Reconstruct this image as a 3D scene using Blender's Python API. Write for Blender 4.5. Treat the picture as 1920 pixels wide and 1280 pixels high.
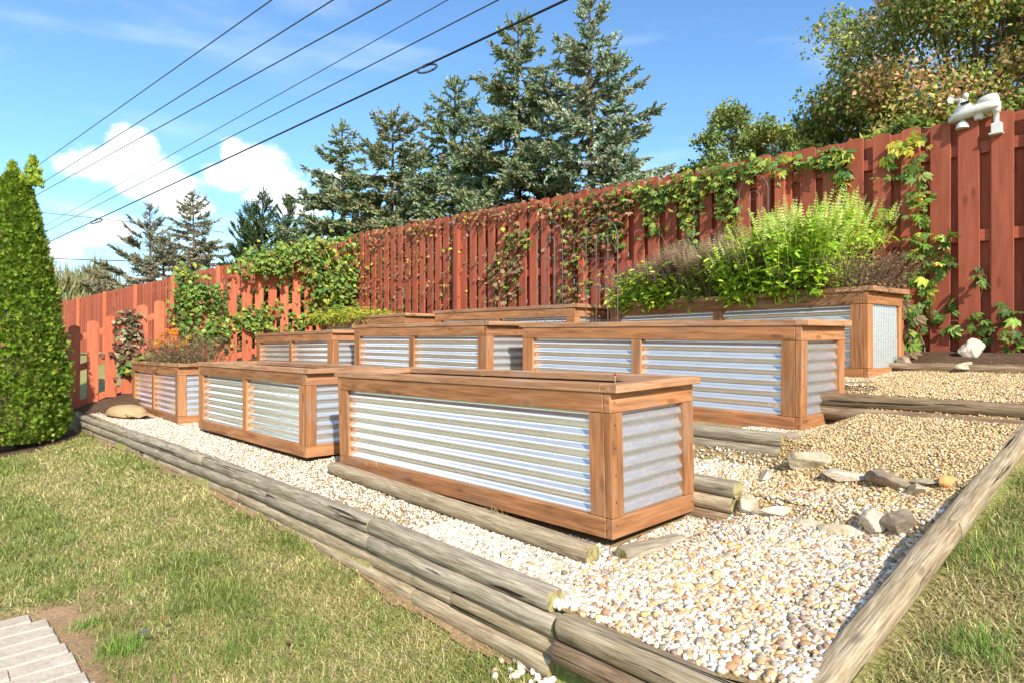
import bpy, math
import numpy as np
from mathutils import Matrix, Vector

for _o in list(bpy.data.objects):
    bpy.data.objects.remove(_o)
SC = bpy.context.scene
COL = SC.collection
R = math.radians
rng = np.random.default_rng(7)

# ------------------------------------------------------------------ camera, sky, sun, exposure
cam_d = bpy.data.cameras.new('camera')
cam = bpy.data.objects.new('camera', cam_d)
COL.objects.link(cam)
cam.location = (0, 0, 1.5)
cam.rotation_euler = (R(90), 0, 0)
F_PX, Y0 = 1217.0, 641.4
cam_d.lens = F_PX / 1920 * 36
cam_d.sensor_width = 36
cam_d.shift_y = 1.4 / 1920
cam_d.clip_end = 2000
cam_d.clip_start = 0.05
SC.camera = cam

TH = R(41.8)
ORG = np.array([.44, 2.83])
UU = np.array([-math.sin(TH), math.cos(TH)])     # along the planter rows, away to the left
VV = np.array([math.cos(TH), math.sin(TH)])      # up the slope, away to the right

sun_h = np.array([math.sin(R(19)), -math.cos(R(19))])
SUN_EL = R(36)
to_sun = Vector((sun_h[0] * math.cos(SUN_EL), sun_h[1] * math.cos(SUN_EL), math.sin(SUN_EL)))
sun_d = bpy.data.lights.new('sun', 'SUN')
sun_d.energy = 5.0
sun_d.angle = R(.53)
sun_d.color = (1, .94, .85)
sun = bpy.data.objects.new('sun', sun_d)
sun.rotation_euler = to_sun.to_track_quat('Z', 'Y').to_euler()
sun.location = (0, -10, 20)
COL.objects.link(sun)

SKY_STRENGTH = .14
CLOUD_V = 8.0
CLOUD_SEED = 8.2
world = bpy.data.worlds.new('World')
SC.world = world
world.use_nodes = True
world.cycles.sampling_method = 'NONE'
wn, wl = world.node_tree.nodes, world.node_tree.links
wn.clear()


def wmath(op, a, b=None, c=None):
    n = wn.new('ShaderNodeMath')
    n.operation = op
    for i, x in enumerate((a, b, c)):
        if x is None:
            continue
        if isinstance(x, (int, float)):
            n.inputs[i].default_value = x
        else:
            wl.new(x, n.inputs[i])
    return n.outputs[0]


def build_world():
    out = wn.new('ShaderNodeOutputWorld')
    bg = wn.new('ShaderNodeBackground')
    sky = wn.new('ShaderNodeTexSky')
    sky.sky_type = 'NISHITA'
    sky.sun_disc = False
    sky.sun_elevation = SUN_EL
    sky.sun_rotation = math.atan2(sun_h[0], sun_h[1])
    sky.air_density = 1.0
    sky.dust_density = .4
    sky.ozone_density = 1.0
    bg.inputs['Strength'].default_value = SKY_STRENGTH
    tc = wn.new('ShaderNodeTexCoord')
    sep = wn.new('ShaderNodeSeparateXYZ')
    wl.new(tc.outputs['Generated'], sep.inputs[0])
    az = wmath('ARCTAN2', sep.outputs[0], sep.outputs[1])
    el = wmath('ARCSINE', sep.outputs[2])
    comb = wn.new('ShaderNodeCombineXYZ')
    wl.new(az, comb.inputs[0])
    wl.new(el, comb.inputs[1])

    def noise(scale, detail, sx=1, sy=1, off=0, rough=.55, rot=0):
        mp = wn.new('ShaderNodeMapping')
        mp.inputs['Scale'].default_value = (sx, sy, 1)
        mp.inputs['Location'].default_value = (off, off * .7, 0)
        mp.inputs['Rotation'].default_value = (0, 0, rot)
        wl.new(comb.outputs[0], mp.inputs[0])
        nz = wn.new('ShaderNodeTexNoise')
        nz.inputs['Scale'].default_value = scale
        nz.inputs['Detail'].default_value = detail
        nz.inputs['Roughness'].default_value = rough
        wl.new(mp.outputs[0], nz.inputs['Vector'])
        return nz.outputs['Fac']

    # cumulus heads low over the trees: soft ellipses broken up by noise
    ell = [(185, 312, 78, 34), (250, 282, 52, 44), (262, 322, 80, 44), (315, 352, 70, 40), (335, 385, 64, 26),
           (448, 300, 36, 40), (486, 318, 58, 44), (525, 358, 66, 42), (440, 330, 60, 28), (560, 385, 60, 26),
           (205, 430, 48, 22), (160, 448, 40, 16), (118, 470, 40, 20), (620, 330, 40, 10)]
    acc = None
    dirs = []
    for (px, py, rx, ry) in ell:
        a = math.atan((px - 960) / F_PX)
        dirs.append((a, math.atan((Y0 - py) / F_PX * math.cos(a)), rx / F_PX * math.cos(a) ** 2, ry / F_PX * math.cos(a)))
    for a, e in ((1.3, .30), (-1.24, .32), (2.7, .30), (-2.6, .33)):
        for k in range(3):
            dirs.append((a + .2 * (k - 1), e + .09 * (k % 2), .24, .15))
    for (a, e, ra, re) in dirs:
        dx = wmath('DIVIDE', wmath('SUBTRACT', az, a), ra)
        dy = wmath('DIVIDE', wmath('SUBTRACT', el, e), re)
        d2 = wmath('ADD', wmath('MULTIPLY', dx, dx), wmath('MULTIPLY', dy, dy))
        g = wmath('MAXIMUM', wmath('SUBTRACT', 1.0, wmath('MULTIPLY', d2, .5)), 0)
        acc = g if acc is None else wmath('MAXIMUM', acc, g)
    n1 = noise(26, 8, 1, 1.3, 3.1, .6)
    m = wmath('ADD', acc, wmath('MULTIPLY', wmath('SUBTRACT', n1, .5), 1.5))
    mr = wn.new('ShaderNodeMapRange')
    mr.interpolation_type = 'SMOOTHSTEP'
    mr.inputs['From Min'].default_value = .30
    mr.inputs['From Max'].default_value = .95
    wl.new(m, mr.inputs['Value'])
    gate = wmath('MINIMUM', wmath('MULTIPLY', acc, 3.0), 1.0)
    cum = wmath('MULTIPLY', mr.outputs[0], gate)
    # thin streaks all over
    n2 = noise(2.2, 7, 1, 5.5, 1.7, .5, R(-9))
    mr2 = wn.new('ShaderNodeMapRange')
    mr2.interpolation_type = 'SMOOTHSTEP'
    mr2.inputs['From Min'].default_value = .52
    mr2.inputs['From Max'].default_value = .78
    mr2.inputs['To Max'].default_value = .26
    wl.new(n2, mr2.inputs['Value'])
    # broken high cloud over the whole dome, on a flat layer overhead
    zz = wmath('ADD', wmath('MAXIMUM', sep.outputs[2], 0), .18)
    lay = wn.new('ShaderNodeCombineXYZ')
    wl.new(wmath('DIVIDE', sep.outputs[0], zz), lay.inputs[0])
    wl.new(wmath('DIVIDE', sep.outputs[1], zz), lay.inputs[1])
    lay.inputs[2].default_value = CLOUD_SEED
    nf = wn.new('ShaderNodeTexNoise')
    nf.inputs['Scale'].default_value = .75
    nf.inputs['Detail'].default_value = 7
    nf.inputs['Roughness'].default_value = .52
    nf.inputs['Distortion'].default_value = .3
    rot = wn.new('ShaderNodeMapping')
    rot.inputs['Rotation'].default_value = (0, 0, R(0))
    wl.new(lay.outputs[0], rot.inputs[0])
    wl.new(rot.outputs[0], nf.inputs['Vector'])
    mr3 = wn.new('ShaderNodeMapRange')
    mr3.interpolation_type = 'SMOOTHSTEP'
    mr3.inputs['From Min'].default_value = .52
    mr3.inputs['From Max'].default_value = .72
    mr3.inputs['To Max'].default_value = .85
    wl.new(nf.outputs['Fac'], mr3.inputs['Value'])
    fac = wmath('MAXIMUM', wmath('MAXIMUM', cum, mr2.outputs[0]), mr3.outputs[0])
    tint = wn.new('ShaderNodeMix')
    tint.data_type = 'RGBA'
    tint.blend_type = 'MULTIPLY'
    tint.inputs[0].default_value = 1
    tint.inputs[7].default_value = (.70, .97, 1.17, 1)
    wl.new(sky.outputs[0], tint.inputs[6])
    mix = wn.new('ShaderNodeMix')
    mix.data_type = 'RGBA'
    wl.new(fac, mix.inputs[0])
    wl.new(tint.outputs[2], mix.inputs[6])
    mix.inputs[7].default_value = (CLOUD_V, CLOUD_V * 1.0, CLOUD_V * 1.02, 1)
    wl.new(mix.outputs[2], bg.inputs['Color'])
    wl.new(bg.outputs[0], out.inputs[0])


build_world()
SC.view_settings.view_transform = 'Standard'
SC.view_settings.look = 'None'
SC.view_settings.gamma = 1
SC.view_settings.exposure = .6
SC.view_settings.use_curve_mapping = False
SC.render.engine = 'CYCLES'
SC.cycles.max_bounces = 8
SC.cycles.diffuse_bounces = 3
SC.cycles.glossy_bounces = 7
SC.cycles.transmission_bounces = 2
SC.cycles.use_denoising = True

# ------------------------------------------------------------------ helpers


def uv(u, v, z=0.0):
    p = ORG + u * UU + v * VV
    return Vector((p[0], p[1], z))


def at(px, py, Y):
    return Vector(((px - 960) / F_PX * Y, Y, 1.5 - (py - Y0) / F_PX * Y))


def ray_line(px, py, a, b):
    """where the sight line of a photo point meets the upright plane through ground points a, b"""
    k = (px - 960) / F_PX
    d = b - a
    t = (k * a.y - a.x) / (d.x - k * d.y)
    q = a + d * t
    return Vector((q.x, q.y, 1.5 - (py - Y0) / F_PX * q.y)), t


def tags(o, label=None, cat=None, group=None, kind=None):
    if label:
        o['label'] = label
    if cat:
        o['category'] = cat
    if group:
        o['group'] = group
    if kind:
        o['kind'] = kind
    return o


def empty(name, label, cat, M=None, group=None):
    o = bpy.data.objects.new(name, None)
    o.empty_display_size = .1
    COL.objects.link(o)
    if M is not None:
        o.matrix_world = M
        o['M'] = [list(r) for r in M]
    return tags(o, label, cat, group)


WM = {}


def link(name, mesh, mat=None, parent=None, M=None, **kw):
    o = bpy.data.objects.new(name, mesh)
    COL.objects.link(o)
    M = M or Matrix.Identity(4)
    if mat is not None and len(mesh.materials) == 0:
        mesh.materials.append(mat)
    if parent is not None:
        o.parent = parent
        P = WM.get(parent.name, Matrix.Identity(4))
        o.matrix_local = P.inverted() @ M
    else:
        o.matrix_world = M
    WM[o.name] = M
    return tags(o, **kw)


def thing(name, label, cat, loc=(0, 0, 0), rot=None, group=None):
    M = Matrix.Translation(Vector(loc))
    if rot is not None:
        M = M @ rot
    o = bpy.data.objects.new(name, None)
    o.empty_display_size = .1
    COL.objects.link(o)
    o.matrix_world = M
    WM[o.name] = M
    return tags(o, label, cat, group)


def npmesh(name, V, faces, col=None, smooth=False, mats=None, midx=None):
    """V (n,3); faces: (m,k) array or list of such arrays"""
    if not isinstance(faces, (list, tuple)):
        faces = [faces]
    me = bpy.data.meshes.new(name)
    V = np.asarray(V, np.float32)
    me.vertices.add(len(V))
    me.vertices.foreach_set('co', V.ravel())
    nl = sum(f.size for f in faces)
    nf = sum(len(f) for f in faces)
    me.loops.add(nl)
    me.polygons.add(nf)
    me.loops.foreach_set('vertex_index', np.concatenate([f.ravel() for f in faces]).astype(np.int32))
    tot = np.concatenate([np.full(len(f), f.shape[1], np.int32) for f in faces])
    st = np.concatenate([[0], np.cumsum(tot)[:-1]]).astype(np.int32)
    me.polygons.foreach_set('loop_start', st)
    me.polygons.foreach_set('loop_total', tot)
    me.polygons.foreach_set('use_smooth', np.full(nf, bool(smooth)))
    if midx is not None:
        me.polygons.foreach_set('material_index', np.asarray(midx, np.int32))
    if col is not None:
        at_ = me.color_attributes.new('col', 'FLOAT_COLOR', 'POINT')
        c = np.ones((len(V), 4), np.float32)
        c[:, :3] = col
        at_.data.foreach_set('color', c.ravel())
    for m in (mats or []):
        me.materials.append(m)
    me.update()
    me.validate()
    return me


class MB:
    """collects pieces with numpy"""

    def __init__(s):
        s.V, s.F3, s.F4, s.C, s.n = [], [], [], [], 0

    def add(s, V, F, col=(1, 1, 1)):
        V = np.asarray(V, float).reshape(-1, 3)
        F = np.asarray(F, int)
        c = np.asarray(col, float)
        if c.ndim == 1:
            c = np.tile(c, (len(V), 1))
        s.V.append(V)
        s.C.append(c)
        if F.shape[1] == 3:
            s.F3.append(F + s.n)
        else:
            s.F4.append(F + s.n)
        s.n += len(V)
        return s

    def scatter(s, tv, tf, pos, basis, scale, col):
        """tv (k,3) tf (m,3); pos (n,3), basis (n,3,3) columns = axes, scale (n,) or (n,3)"""
        n, k = len(pos), len(tv)
        if n == 0:
            return s
        scale = np.asarray(scale, float)
        if scale.ndim == 1:
            scale = np.repeat(scale[:, None], 3, 1)
        L = tv[None] * scale[:, None, :]
        W = np.einsum('nij,nkj->nki', basis, L) + pos[:, None, :]
        F = (tf[None] + (np.arange(n) * k)[:, None, None]).reshape(-1, tf.shape[1])
        c = np.repeat(np.asarray(col, float), k, 0)
        return s.add(W.reshape(-1, 3), F, c)

    def tube(s, pts, rad, sides=6, col=(1, 1, 1), cap=True):
        pts = np.asarray(pts, float)
        n = len(pts)
        rad = np.broadcast_to(np.asarray(rad, float), (n,))
        t = np.gradient(pts, axis=0)
        t /= np.linalg.norm(t, axis=1)[:, None] + 1e-9
        ref = np.array([0, 0, 1.]) if abs(t[0, 2]) < .9 else np.array([1., 0, 0])
        a = np.cross(t, ref)
        a /= np.linalg.norm(a, axis=1)[:, None] + 1e-9
        b = np.cross(t, a)
        ang = np.arange(sides) / sides * 2 * np.pi
        ring = pts[:, None] + rad[:, None, None] * (a[:, None] * np.cos(ang)[None, :, None] + b[:, None] * np.sin(ang)[None, :, None])
        i = np.arange(n - 1)[:, None] * sides
        j = np.arange(sides)[None]
        jn = (j + 1) % sides
        F = np.stack([i + j, i + jn, i + sides + jn, i + sides + j], -1).reshape(-1, 4)
        s.add(ring.reshape(-1, 3), F, col)
        if cap:
            for e, o_ in ((0, 0), (n - 1, 1)):
                Vc = np.vstack([ring[e], pts[e][None]])
                k = np.arange(sides)
                Fc = np.stack([k, (k + 1) % sides, np.full(sides, sides)], -1)
                s.add(Vc, Fc if o_ else Fc[:, ::-1], col)
        return s

    def build(s, name, smooth=False, mats=None):
        fs = []
        if s.F3:
            fs.append(np.concatenate(s.F3))
        if s.F4:
            fs.append(np.concatenate(s.F4))
        return npmesh(name, np.concatenate(s.V), fs, np.concatenate(s.C), smooth, mats)


def rand_basis(n, r=None):
    r = r or rng
    q = r.normal(size=(n, 4))
    q /= np.linalg.norm(q, axis=1)[:, None]
    w, x, y, z = q.T
    return np.stack([np.stack([1 - 2 * (y * y + z * z), 2 * (x * y - z * w), 2 * (x * z + y * w)], -1),
                     np.stack([2 * (x * y + z * w), 1 - 2 * (x * x + z * z), 2 * (y * z - x * w)], -1),
                     np.stack([2 * (x * z - y * w), 2 * (y * z + x * w), 1 - 2 * (x * x + y * y)], -1)], 1)


def basis_xz(x, up):
    """columns: x axis along x, z near up"""
    x = x / (np.linalg.norm(x, axis=1)[:, None] + 1e-9)
    y = np.cross(up, x)
    y /= np.linalg.norm(y, axis=1)[:, None] + 1e-9
    z = np.cross(x, y)
    return np.stack([x, y, z], -1)


def pal(n, colors, weights=None, jit=.12, r=None):
    r = r or rng
    c = np.array(colors, float)
    idx = r.choice(len(c), n, p=None if weights is None else np.array(weights) / np.sum(weights))
    k = c[idx] * (1 + jit * r.normal(size=(n, 1))) * (1 + jit * .35 * r.normal(size=(n, 3)))
    return np.clip(k, .003, .95)


def ico(sub=0):
    p = (1 + 5 ** .5) / 2
    V = np.array([(-1, p, 0), (1, p, 0), (-1, -p, 0), (1, -p, 0), (0, -1, p), (0, 1, p), (0, -1, -p), (0, 1, -p), (p, 0, -1), (p, 0, 1), (-p, 0, -1), (-p, 0, 1)], float)
    F = [(0, 11, 5), (0, 5, 1), (0, 1, 7), (0, 7, 10), (0, 10, 11), (1, 5, 9), (5, 11, 4), (11, 10, 2), (10, 7, 6), (7, 1, 8), (3, 9, 4), (3, 4, 2), (3, 2, 6), (3, 6, 8), (3, 8, 9), (4, 9, 5), (2, 4, 11), (6, 2, 10), (8, 6, 7), (9, 8, 1)]
    V /= np.linalg.norm(V[0])
    V = list(map(tuple, V))
    for _ in range(sub):
        mid = {}
        NF = []

        def m(a, b):
            k = (min(a, b), max(a, b))
            if k not in mid:
                q = (np.array(V[a]) + np.array(V[b])) / 2
                V.append(tuple(q / np.linalg.norm(q)))
                mid[k] = len(V) - 1
            return mid[k]
        for a, b, c in F:
            x, y, z = m(a, b), m(b, c), m(c, a)
            NF += [(a, x, z), (b, y, x), (c, z, y), (x, y, z)]
        F = NF
    return np.array(V), np.array(F)


def vnoise(P, scale, seed=0):
    """cheap smooth 3-d noise from summed sines, about -1..1"""
    r = np.random.default_rng(seed)
    P = np.asarray(P, float)
    out = np.zeros(len(P))
    a = 1.0
    for o in range(4):
        for _ in range(3):
            d = r.normal(size=P.shape[1])
            d /= np.linalg.norm(d)
            out += a * np.sin(P @ d * scale * (2 ** o) * 2 * np.pi + r.uniform(0, 6.28)) / 3
        a *= .55
    return out / 1.3


# ------------------------------------------------------------------ materials
def newmat(name):
    m = bpy.data.materials.new(name)
    m.use_nodes = True
    nt = m.node_tree
    b = nt.nodes['Principled BSDF']
    return m, nt, b


def nn(nt, t, **kw):
    n = nt.nodes.new(t)
    for k, v in kw.items():
        if k.startswith('_'):
            setattr(n, k[1:], v)
        else:
            n.inputs[k.replace('__', ' ')].default_value = v
    return n


def ramp(nt, src, stops, interp='LINEAR'):
    n = nt.nodes.new('ShaderNodeValToRGB')
    n.color_ramp.interpolation = interp
    e = n.color_ramp.elements
    while len(e) < len(stops):
        e.new(.5)
    for x, (p, c) in zip(e, stops):
        x.position = p
        x.color = (*c, 1) if len(c) == 3 else c
    nt.links.new(src, n.inputs[0])
    return n.outputs[0]


def mixc(nt, fac, a, b, mode='MIX'):
    n = nt.nodes.new('ShaderNodeMix')
    n.data_type = 'RGBA'
    n.blend_type = mode
    for s, i in ((fac, 0), (a, 6), (b, 7)):
        if isinstance(s, (int, float)):
            n.inputs[i].default_value = s
        elif isinstance(s, tuple):
            n.inputs[i].default_value = (*s, 1)
        else:
            nt.links.new(s, n.inputs[i])
    return n.outputs[2]


def bump(nt, b, h, strength, dist=.01):
    n = nt.nodes.new('ShaderNodeBump')
    n.inputs['Strength'].default_value = strength
    n.inputs['Distance'].default_value = dist
    nt.links.new(h, n.inputs['Height'])
    nt.links.new(n.outputs[0], b.inputs['Normal'])


def objcoord(nt, scale, shift=True):
    tc = nt.nodes.new('ShaderNodeTexCoord')
    mp = nt.nodes.new('ShaderNodeMapping')
    mp.inputs['Scale'].default_value = scale
    src = tc.outputs['Object']
    if shift:
        oi = nt.nodes.new('ShaderNodeObjectInfo')
        mu = nt.nodes.new('ShaderNodeVectorMath')
        mu.operation = 'MULTIPLY_ADD'
        c = nt.nodes.new('ShaderNodeCombineXYZ')
        for i in range(3):
            nt.links.new(oi.outputs['Random'], c.inputs[i])
        nt.links.new(c.outputs[0], mu.inputs[0])
        mu.inputs[1].default_value = (37, 11, 23)
        nt.links.new(src, mu.inputs[2])
        src = mu.outputs[0]
    nt.links.new(src, mp.inputs[0])
    return mp.outputs[0]


def noise(nt, vec, scale=1, detail=5, rough=.55, dist=0):
    n = nt.nodes.new('ShaderNodeTexNoise')
    n.inputs['Scale'].default_value = scale
    n.inputs['Detail'].default_value = detail
    n.inputs['Roughness'].default_value = rough
    n.inputs['Distortion'].default_value = dist
    nt.links.new(vec, n.inputs['Vector'])
    return n.outputs['Fac']


def wood(name, dark, mid, light, rough=.75, grain=(1.6, 22, 22), var=.35, fine=.35, knots=True, bmp=.25, grey=None):
    m, nt, b = newmat(name)
    g = noise(nt, objcoord(nt, grain), 1.6, 6, .6, .8)
    c = ramp(nt, g, [(.28, dark), (.5, mid), (.72, light)])
    f = noise(nt, objcoord(nt, (4, 130, 130)), 1.3, 3)
    c = mixc(nt, fine, c, ramp(nt, f, [(.3, (.45, .45, .45)), (.7, (1.35, 1.35, 1.35))]), 'MULTIPLY')
    oi = nt.nodes.new('ShaderNodeObjectInfo')
    c = mixc(nt, var, c, ramp(nt, oi.outputs['Random'], [(0, (.55, .55, .55)), (.5, (1, .98, .95)), (1, (1.25, 1.18, 1.1))]), 'MULTIPLY')
    if knots:
        v = nt.nodes.new('ShaderNodeTexVoronoi')
        v.inputs['Scale'].default_value = 1
        nt.links.new(objcoord(nt, (3.2, 9, 9)), v.inputs['Vector'])
        k = ramp(nt, v.outputs['Distance'], [(0, (1, 1, 1)), (.10, (.8, .8, .8)), (.17, (0, 0, 0))])
        c = mixc(nt, mixc(nt, 1.0, k, (.6, .6, .6), 'MULTIPLY'), c, tuple(x * .45 for x in dark))
    if grey is not None:
        w = noise(nt, objcoord(nt, (2.5, 5, 5)), 1.3, 6, .7)
        c = mixc(nt, ramp(nt, w, [(.5, (0, 0, 0)), (.72, (grey[3],) * 3)]), c, grey[:3])
    nt.links.new(c, b.inputs['Base Color'])
    b.inputs['Roughness'].default_value = rough
    b.inputs['Specular IOR Level'].default_value = .25
    bump(nt, b, mixc(nt, .5, g, f), bmp, .004)
    return m


def attr_mat(name, rough=.8, spec=.2, trans=0.0, noise_amt=0, bump_amt=0, nscale=60):
    m, nt, b = newmat(name)
    a = nt.nodes.new('ShaderNodeAttribute')
    a.attribute_name = 'col'
    c = a.outputs['Color']
    if noise_amt:
        tc = nt.nodes.new('ShaderNodeTexCoord')
        f = noise(nt, tc.outputs['Object'], nscale, 4)
        c = mixc(nt, noise_amt, c, ramp(nt, f, [(.3, (.5, .5, .5)), (.7, (1.4, 1.4, 1.4))]), 'MULTIPLY')
        if bump_amt:
            bump(nt, b, f, bump_amt, .004)
    nt.links.new(c, b.inputs['Base Color'])
    b.inputs['Roughness'].default_value = rough
    b.inputs['Specular IOR Level'].default_value = spec
    if trans:
        t = nt.nodes.new('ShaderNodeBsdfTranslucent')
        nt.links.new(c, t.inputs['Color'])
        mx = nt.nodes.new('ShaderNodeMixShader')
        mx.inputs[0].default_value = trans
        nt.links.new(b.outputs[0], mx.inputs[1])
        nt.links.new(t.outputs[0], mx.inputs[2])
        nt.links.new(mx.outputs[0], nt.nodes['Material Output'].inputs['Surface'])
    return m


def plain(name, col, rough=.6, metal=0, spec=.3):
    m, nt, b = newmat(name)
    f = noise(nt, objcoord(nt, (9, 9, 9)), 2, 4)
    nt.links.new(mixc(nt, .25, col, ramp(nt, f, [(.3, (.7, .7, .7)), (.7, (1.25, 1.25, 1.25))]), 'MULTIPLY'), b.inputs['Base Color'])
    b.inputs['Roughness'].default_value = rough
    b.inputs['Metallic'].default_value = metal
    b.inputs['Specular IOR Level'].default_value = spec
    return m


M_CEDAR = wood('cedar_stain', (.20, .085, .034), (.385, .165, .064), (.53, .25, .108), var=.55, grey=(.30, .20, .13, .6))
M_CAP = wood('cedar_cap', (.24, .115, .054), (.42, .21, .10), (.56, .32, .18), var=.4, grey=(.40, .31, .23, .6))
M_FENCE = wood('red_stain', (.27, .066, .034), (.36, .09, .046), (.425, .118, .06), rough=.7, grain=(1.1, 9, 9), var=.45, fine=.22, bmp=.12)
M_FENCE_FAR = wood('red_stain_sunlit', (.40, .105, .048), (.51, .14, .066), (.58, .17, .084), rough=.75, grain=(1.1, 9, 9), var=.45, fine=.22, bmp=.12)  # lighter copy of the red stain, direct sun on the pickets put into the colour


def log_mat(name, dark, mid, light, moss=.0):
    m, nt, b = newmat(name)
    g = noise(nt, objcoord(nt, (1.8, 16, 16)), 1.7, 7, .65, 1.2)
    c = ramp(nt, g, [(.25, dark), (.47, mid), (.7, light)])
    f = noise(nt, objcoord(nt, (5, 120, 120)), 1.3, 6, .6)
    c = mixc(nt, .62, c, ramp(nt, f, [(.34, (.42, .40, .38)), (.5, (1, 1, 1)), (.64, (1.45, 1.45, 1.45))]), 'MULTIPLY')
    # long drying cracks
    w = noise(nt, objcoord(nt, (1.3, 42, 42)), 1.0, 3, .55, .5)
    crack = ramp(nt, w, [(.335, (1, 1, 1)), (.365, (0, 0, 0))])
    c = mixc(nt, crack, c, (.035, .028, .022))
    v = nt.nodes.new('ShaderNodeTexVoronoi')
    v.inputs['Scale'].default_value = 1
    nt.links.new(objcoord(nt, (2.6, 7, 7)), v.inputs['Vector'])
    k = ramp(nt, v.outputs['Distance'], [(0, (.75, .75, .75)), (.06, (.5, .5, .5)), (.11, (0, 0, 0))])
    c = mixc(nt, k, c, (.10, .075, .055))
    oi = nt.nodes.new('ShaderNodeObjectInfo')
    c = mixc(nt, .4, c, ramp(nt, oi.outputs['Random'], [(0, (.65, .63, .6)), (.5, (1, .95, .85)), (1, (1.25, 1.22, 1.2))]), 'MULTIPLY')
    if moss:
        s = noise(nt, objcoord(nt, (3, 4, 4)), 1.2, 5, .65)
        c = mixc(nt, ramp(nt, s, [(.5, (0, 0, 0)), (.72, (moss,) * 3)]), c, (.17, .16, .05))
    nt.links.new(c, b.inputs['Base Color'])
    b.inputs['Roughness'].default_value = .85
    b.inputs['Specular IOR Level'].default_value = .15
    h = mixc(nt, .7, mixc(nt, .5, g, f), crack, 'SUBTRACT')
    bump(nt, b, h, .7, .01)
    return m


M_LOG = log_mat('weathered_timber', (.14, .112, .078), (.295, .245, .178), (.44, .38, .285), .3)
M_LOG_WARM = log_mat('weathered_timber_warm', (.18, .13, .078), (.32, .245, .155), (.46, .38, .265), .15)
M_LOG_BROWN = log_mat('damp_brown_timber', (.11, .07, .04), (.21, .14, .085), (.33, .25, .17), .1)


def endgrain_mat():
    m, nt, b = newmat('timber_end_grain')
    tc = nt.nodes.new('ShaderNodeTexCoord')
    w = nt.nodes.new('ShaderNodeTexWave')
    w.wave_type = 'RINGS'
    w.rings_direction = 'X'
    w.inputs['Scale'].default_value = 60
    w.inputs['Distortion'].default_value = 2
    nt.links.new(tc.outputs['Object'], w.inputs['Vector'])
    f = noise(nt, objcoord(nt, (20, 20, 20)), 1.5, 5)
    c = ramp(nt, f, [(.35, (.20, .15, .06)), (.5, (.36, .31, .12)), (.68, (.45, .38, .17))])
    c = mixc(nt, .3, c, w.outputs['Color'], 'MULTIPLY')
    nt.links.new(c, b.inputs['Base Color'])
    b.inputs['Roughness'].default_value = .9
    bump(nt, b, f, .4, .006)
    return m


M_END = endgrain_mat()


def galv_mat(name, tint=(.84, .82, .775), rough=.10, metal=.72, rvar=.10):
    m, nt, b = newmat(name)
    v = nt.nodes.new('ShaderNodeTexVoronoi')
    v.inputs['Scale'].default_value = 1
    nt.links.new(objcoord(nt, (60, 60, 110)), v.inputs['Vector'])
    s = noise(nt, objcoord(nt, (5, 5, 30)), 1.5, 6, .65)
    c = mixc(nt, .3, tint, ramp(nt, s, [(.3, (.62, .62, .62)), (.7, (1.2, 1.2, 1.2))]), 'MULTIPLY')
    c = mixc(nt, .08, c, v.outputs['Color'], 'OVERLAY')
    nt.links.new(c, b.inputs['Base Color'])
    b.inputs['Metallic'].default_value = metal
    rr = nt.nodes.new('ShaderNodeMapRange')
    rr.inputs['To Min'].default_value = rough
    rr.inputs['To Max'].default_value = rough + rvar
    nt.links.new(s, rr.inputs['Value'])
    nt.links.new(rr.outputs[0], b.inputs['Roughness'])
    bump(nt, b, noise(nt, objcoord(nt, (7, 7, 3)), 1, 3), .12, .01)
    return m


M_GALV = galv_mat('galvanised_steel')
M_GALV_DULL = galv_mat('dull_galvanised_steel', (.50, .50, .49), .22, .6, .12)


def soil_mat(name, a, b_, c_, sc=45, bs=.8):
    m, nt, b = newmat(name)
    tc = nt.nodes.new('ShaderNodeTexCoord')
    f = noise(nt, tc.outputs['Object'], sc, 8, .7)
    g = noise(nt, tc.outputs['Object'], sc * .07, 5, .6)
    c = ramp(nt, f, [(.3, a), (.52, b_), (.75, c_)])
    c = mixc(nt, .5, c, ramp(nt, g, [(.3, (.6, .6, .6)), (.7, (1.3, 1.25, 1.15))]), 'MULTIPLY')
    nt.links.new(c, b.inputs['Base Color'])
    b.inputs['Roughness'].default_value = .95
    b.inputs['Specular IOR Level'].default_value = .1
    bump(nt, b, f, bs, .02)
    return m


M_SOIL = soil_mat('potting_soil', (.02, .014, .01), (.05, .034, .022), (.11, .08, .055))
M_MULCH = soil_mat('bark_mulch', (.045, .026, .016), (.12, .072, .045), (.24, .16, .11), 60)
M_BED = soil_mat('gravel_fines', (.20, .13, .06), (.37, .26, .12), (.54, .41, .23), 90, .6)


def lawn_mat():
    m, nt, b = newmat('lawn_ground')
    tc = nt.nodes.new('ShaderNodeTexCoord')
    f = noise(nt, tc.outputs['Object'], 55, 7, .7)
    g = noise(nt, tc.outputs['Object'], .9, 5, .6)
    c = ramp(nt, f, [(.3, (.15, .12, .045)), (.5, (.33, .27, .11)), (.72, (.48, .40, .18))])
    d = ramp(nt, f, [(.3, (.11, .12, .03)), (.5, (.25, .27, .07)), (.72, (.38, .38, .13))])
    c = mixc(nt, ramp(nt, g, [(.42, (0, 0, 0)), (.58, (1, 1, 1))]), d, c)
    nt.links.new(c, b.inputs['Base Color'])
    b.inputs['Roughness'].default_value = .95
    b.inputs['Specular IOR Level'].default_value = .1
    bump(nt, b, f, .8, .02)
    return m


M_LAWN = lawn_mat()
M_PEB = attr_mat('pebble_stone', .62, .3, 0, .25, .15, 160)
M_GRASS = attr_mat('grass_blade', .6, .25, .3)
M_LEAF = attr_mat('leaf', .5, .35, .35)
M_DRY = attr_mat('dry_leaf', .8, .15, .25)
M_NEEDLE = attr_mat('conifer_needle', .7, .2, .12)
M_BARK = soil_mat('bark', (.05, .035, .025), (.10, .075, .055), (.17, .135, .105), 14, .6)
M_TWIG = attr_mat('twig', .85, .15)


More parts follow.
